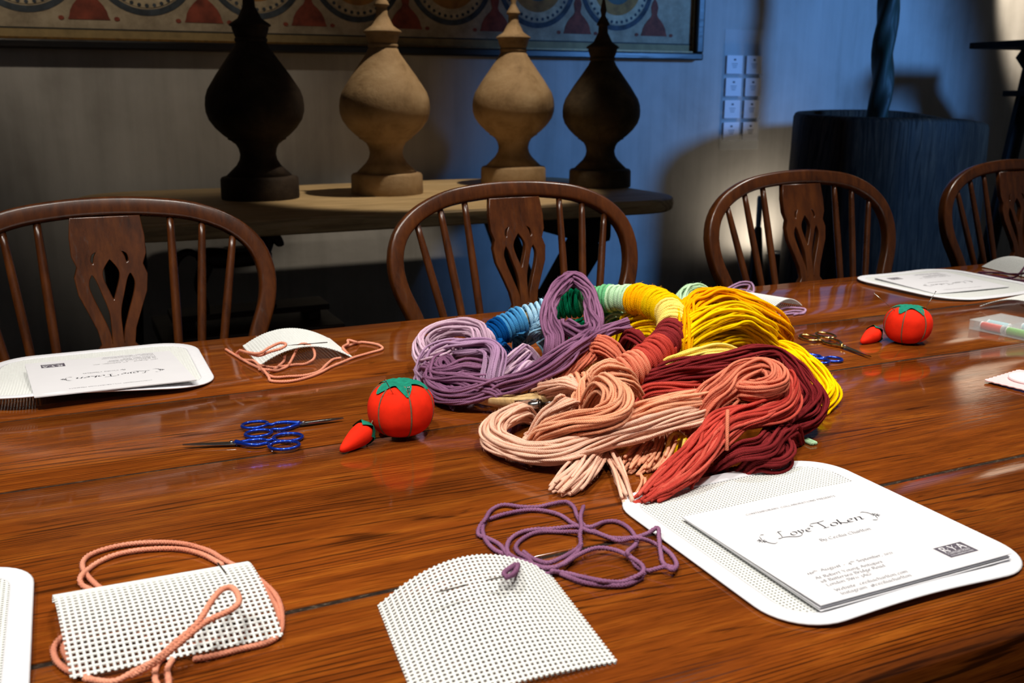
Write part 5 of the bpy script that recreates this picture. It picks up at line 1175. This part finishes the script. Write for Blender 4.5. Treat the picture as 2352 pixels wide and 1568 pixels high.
scissors('gold embroidery scissors between the yellow yarn and the right pincushion', (1.009, 0.987), (1.025, 1.128), 1.3, M['gold'])
scissors('blue embroidery scissors mostly hidden behind the yellow loop', (0.93, 1.08), (0.942, 0.988), 1.2, M['blue'])

# ------------------------------------------------------------------ needles resting in the canvases
def needle(label, a, b, mat='darksteel'):
    a, b = np.array(a), np.array(b); t_ = thing('needle', label, 'needle', tuple((a + b) / 2), 0, 'tapestry needles')
    d_ = (b - a) / 2; tt = np.linspace(-1, 1, 8)[:, None]
    tube('needle_shaft', d_ * tt, np.array([.0002, .0005, .0006, .0006, .0006, .0006, .0007, .0006]), M[mat], t_, 8); return t_
needle('needle standing in the back edge of the left front canvas square', at(521, 1319, .036), at(500, 1292, .047))
needle('needle threaded with plum yarn on the middle canvas square', at(1116, 1332, .031), at(1158, 1324, .033))
needle('needle woven through the middle canvas square', at(1003, 1360, .031), at(1070, 1343, .032))
needle('needle lying across the far canvas square at the left', at(660, 793, .036), at(752, 786, .034))

# ------------------------------------------------------------------ clear box, swatches, button at the right edge
BXC, BXR = (1.337, 0.9906), math.radians(7)
bx = thing('clear_box', 'clear plastic box of coloured thread at the right edge of the table', 'box', (BXC[0], BXC[1], 0), BXR)
BW, BD, BH = 0.084, 0.15, 0.0165; Tk = 0.0012
for nm, c_, s_ in (('box_base', (0, 0, Tk / 2), (BW, BD, Tk)), ('box_lid', (0, 0, BH - Tk / 2), (BW, BD, Tk)), ('box_wall', (0, -BD / 2 + Tk / 2, BH / 2), (BW, Tk, BH - 2 * Tk)), ('box_wall', (0, BD / 2 - Tk / 2, BH / 2), (BW, Tk, BH - 2 * Tk)), ('box_wall', (-BW / 2 + Tk / 2, 0, BH / 2), (Tk, BD - 2 * Tk, BH - 2 * Tk)), ('box_wall', (BW / 2 - Tk / 2, 0, BH / 2), (Tk, BD - 2 * Tk, BH - 2 * Tk))):
    bm = bmesh.new(); box(bm, c_, s_); bm_obj(nm, bm, M['plastic'], bx)
for y in (0.045, 0.0, -0.045):
    bm = bmesh.new(); box(bm, (0, y + 0.0225, BH / 2), (BW - 2 * Tk, 0.0008, BH - 2.2 * Tk)); bm_obj('divider', bm, M['plastic'], bx)
M['tred'] = plain('red_thread', (236, 84, 70), 0.6, 0.1, 500); M['tgreen'] = plain('green_thread', (136, 212, 110), 0.6, 0.1, 500); M['tblue'] = plain('pale_blue_thread', (150, 208, 220), 0.6, 0.1, 500)
for i, (x, y, m_, lab_) in enumerate(((-0.029, 0.044, 'tred', 'red thread bobbin along the left side of the clear box'), (-0.029, 0.001, 'tgreen', 'green thread bobbin beside the red one in the clear box'), (-0.029, -0.044, 'tgreen', 'green thread bobbin at the near end of the clear box'), (-0.008, 0.046, 'tblue', 'pale blue thread bobbin at the far end of the clear box'), (0.014, 0.002, 'tblue', 'pale blue thread bobbin in the middle of the clear box'), (0.014, -0.044, 'tred', 'red thread bobbin at the near right of the clear box'))):
    cx_, cy_ = BXC[0] + x * math.cos(BXR) - y * math.sin(BXR), BXC[1] + x * math.sin(BXR) + y * math.cos(BXR)
    b_ = thing('thread_bobbin', lab_, 'bobbin', (cx_, cy_, Tk + 0.0066), BXR, 'thread bobbins in the clear box')
    w_ = 0.034; P = np.array([(0, -w_ / 2, 0), (0, -w_ / 2 + 0.002, 0), (0, w_ / 2 - 0.002, 0), (0, w_ / 2, 0)]); tube('thread_winding', P, np.array([0.0048, 0.0062, 0.0062, 0.0048]), M[m_], b_, 14)
    for e in (-1, 1): tube('bobbin_flange', np.array([(0, e * w_ / 2, 0), (0, e * (w_ / 2 + 0.001), 0)]), 0.0065, M['button'], b_, 14)
def pinked(name, label, mat, loc, rz, s_, th=0.0012):
    n_ = 18; pts = []
    for ex, ey, dx, dy in ((-1, -1, 1, 0), (1, -1, 0, 1), (1, 1, -1, 0), (-1, 1, 0, -1)):
        for i in range(n_):
            f_ = 2 * i / n_; off = 0.0 if i % 2 == 0 else 0.0016
            pts.append(((ex + dx * f_) * s_ / 2 - dy * off * -1, (ey + dy * f_) * s_ / 2 - dx * off))
    m_ = len(pts); V = [(x, y, 0) for x, y in pts] + [(x, y, th) for x, y in pts]
    F = [tuple(range(m_))[::-1], tuple(range(m_, 2 * m_))] + [(i, (i + 1) % m_, m_ + (i + 1) % m_, m_ + i) for i in range(m_)]
    o = mesh_from(name, V, F, mat, None, smooth=False); o.location = loc; o.rotation_euler = (0, 0, rz); return tag(o, label, 'fabric', 'pinked fabric swatches')
pinked('fabric_swatch', 'dark purple fabric swatch with pinked edges, under the pink one', M['navyfelt'], (1.108, 0.792, 0.0004), 0.1, 0.085)
pinked('fabric_swatch', 'pale pink fabric swatch with pinked edges at the right edge', M['pinkfelt'], (1.106, 0.803, 0.003), 0.18, 0.085)
bt = thing('white_disc', 'white plastic disc lying on the pink swatch at the right edge', 'disc', (1.107, 0.812, 0.0044), 0)
lathe('disc_body', [(0, 0.0235), (0.0008, 0.0245), (0.003, 0.0245), (0.004, 0.0232), (0.0036, 0.02), (0.0036, 0.002)], M['button'], bt, 40)
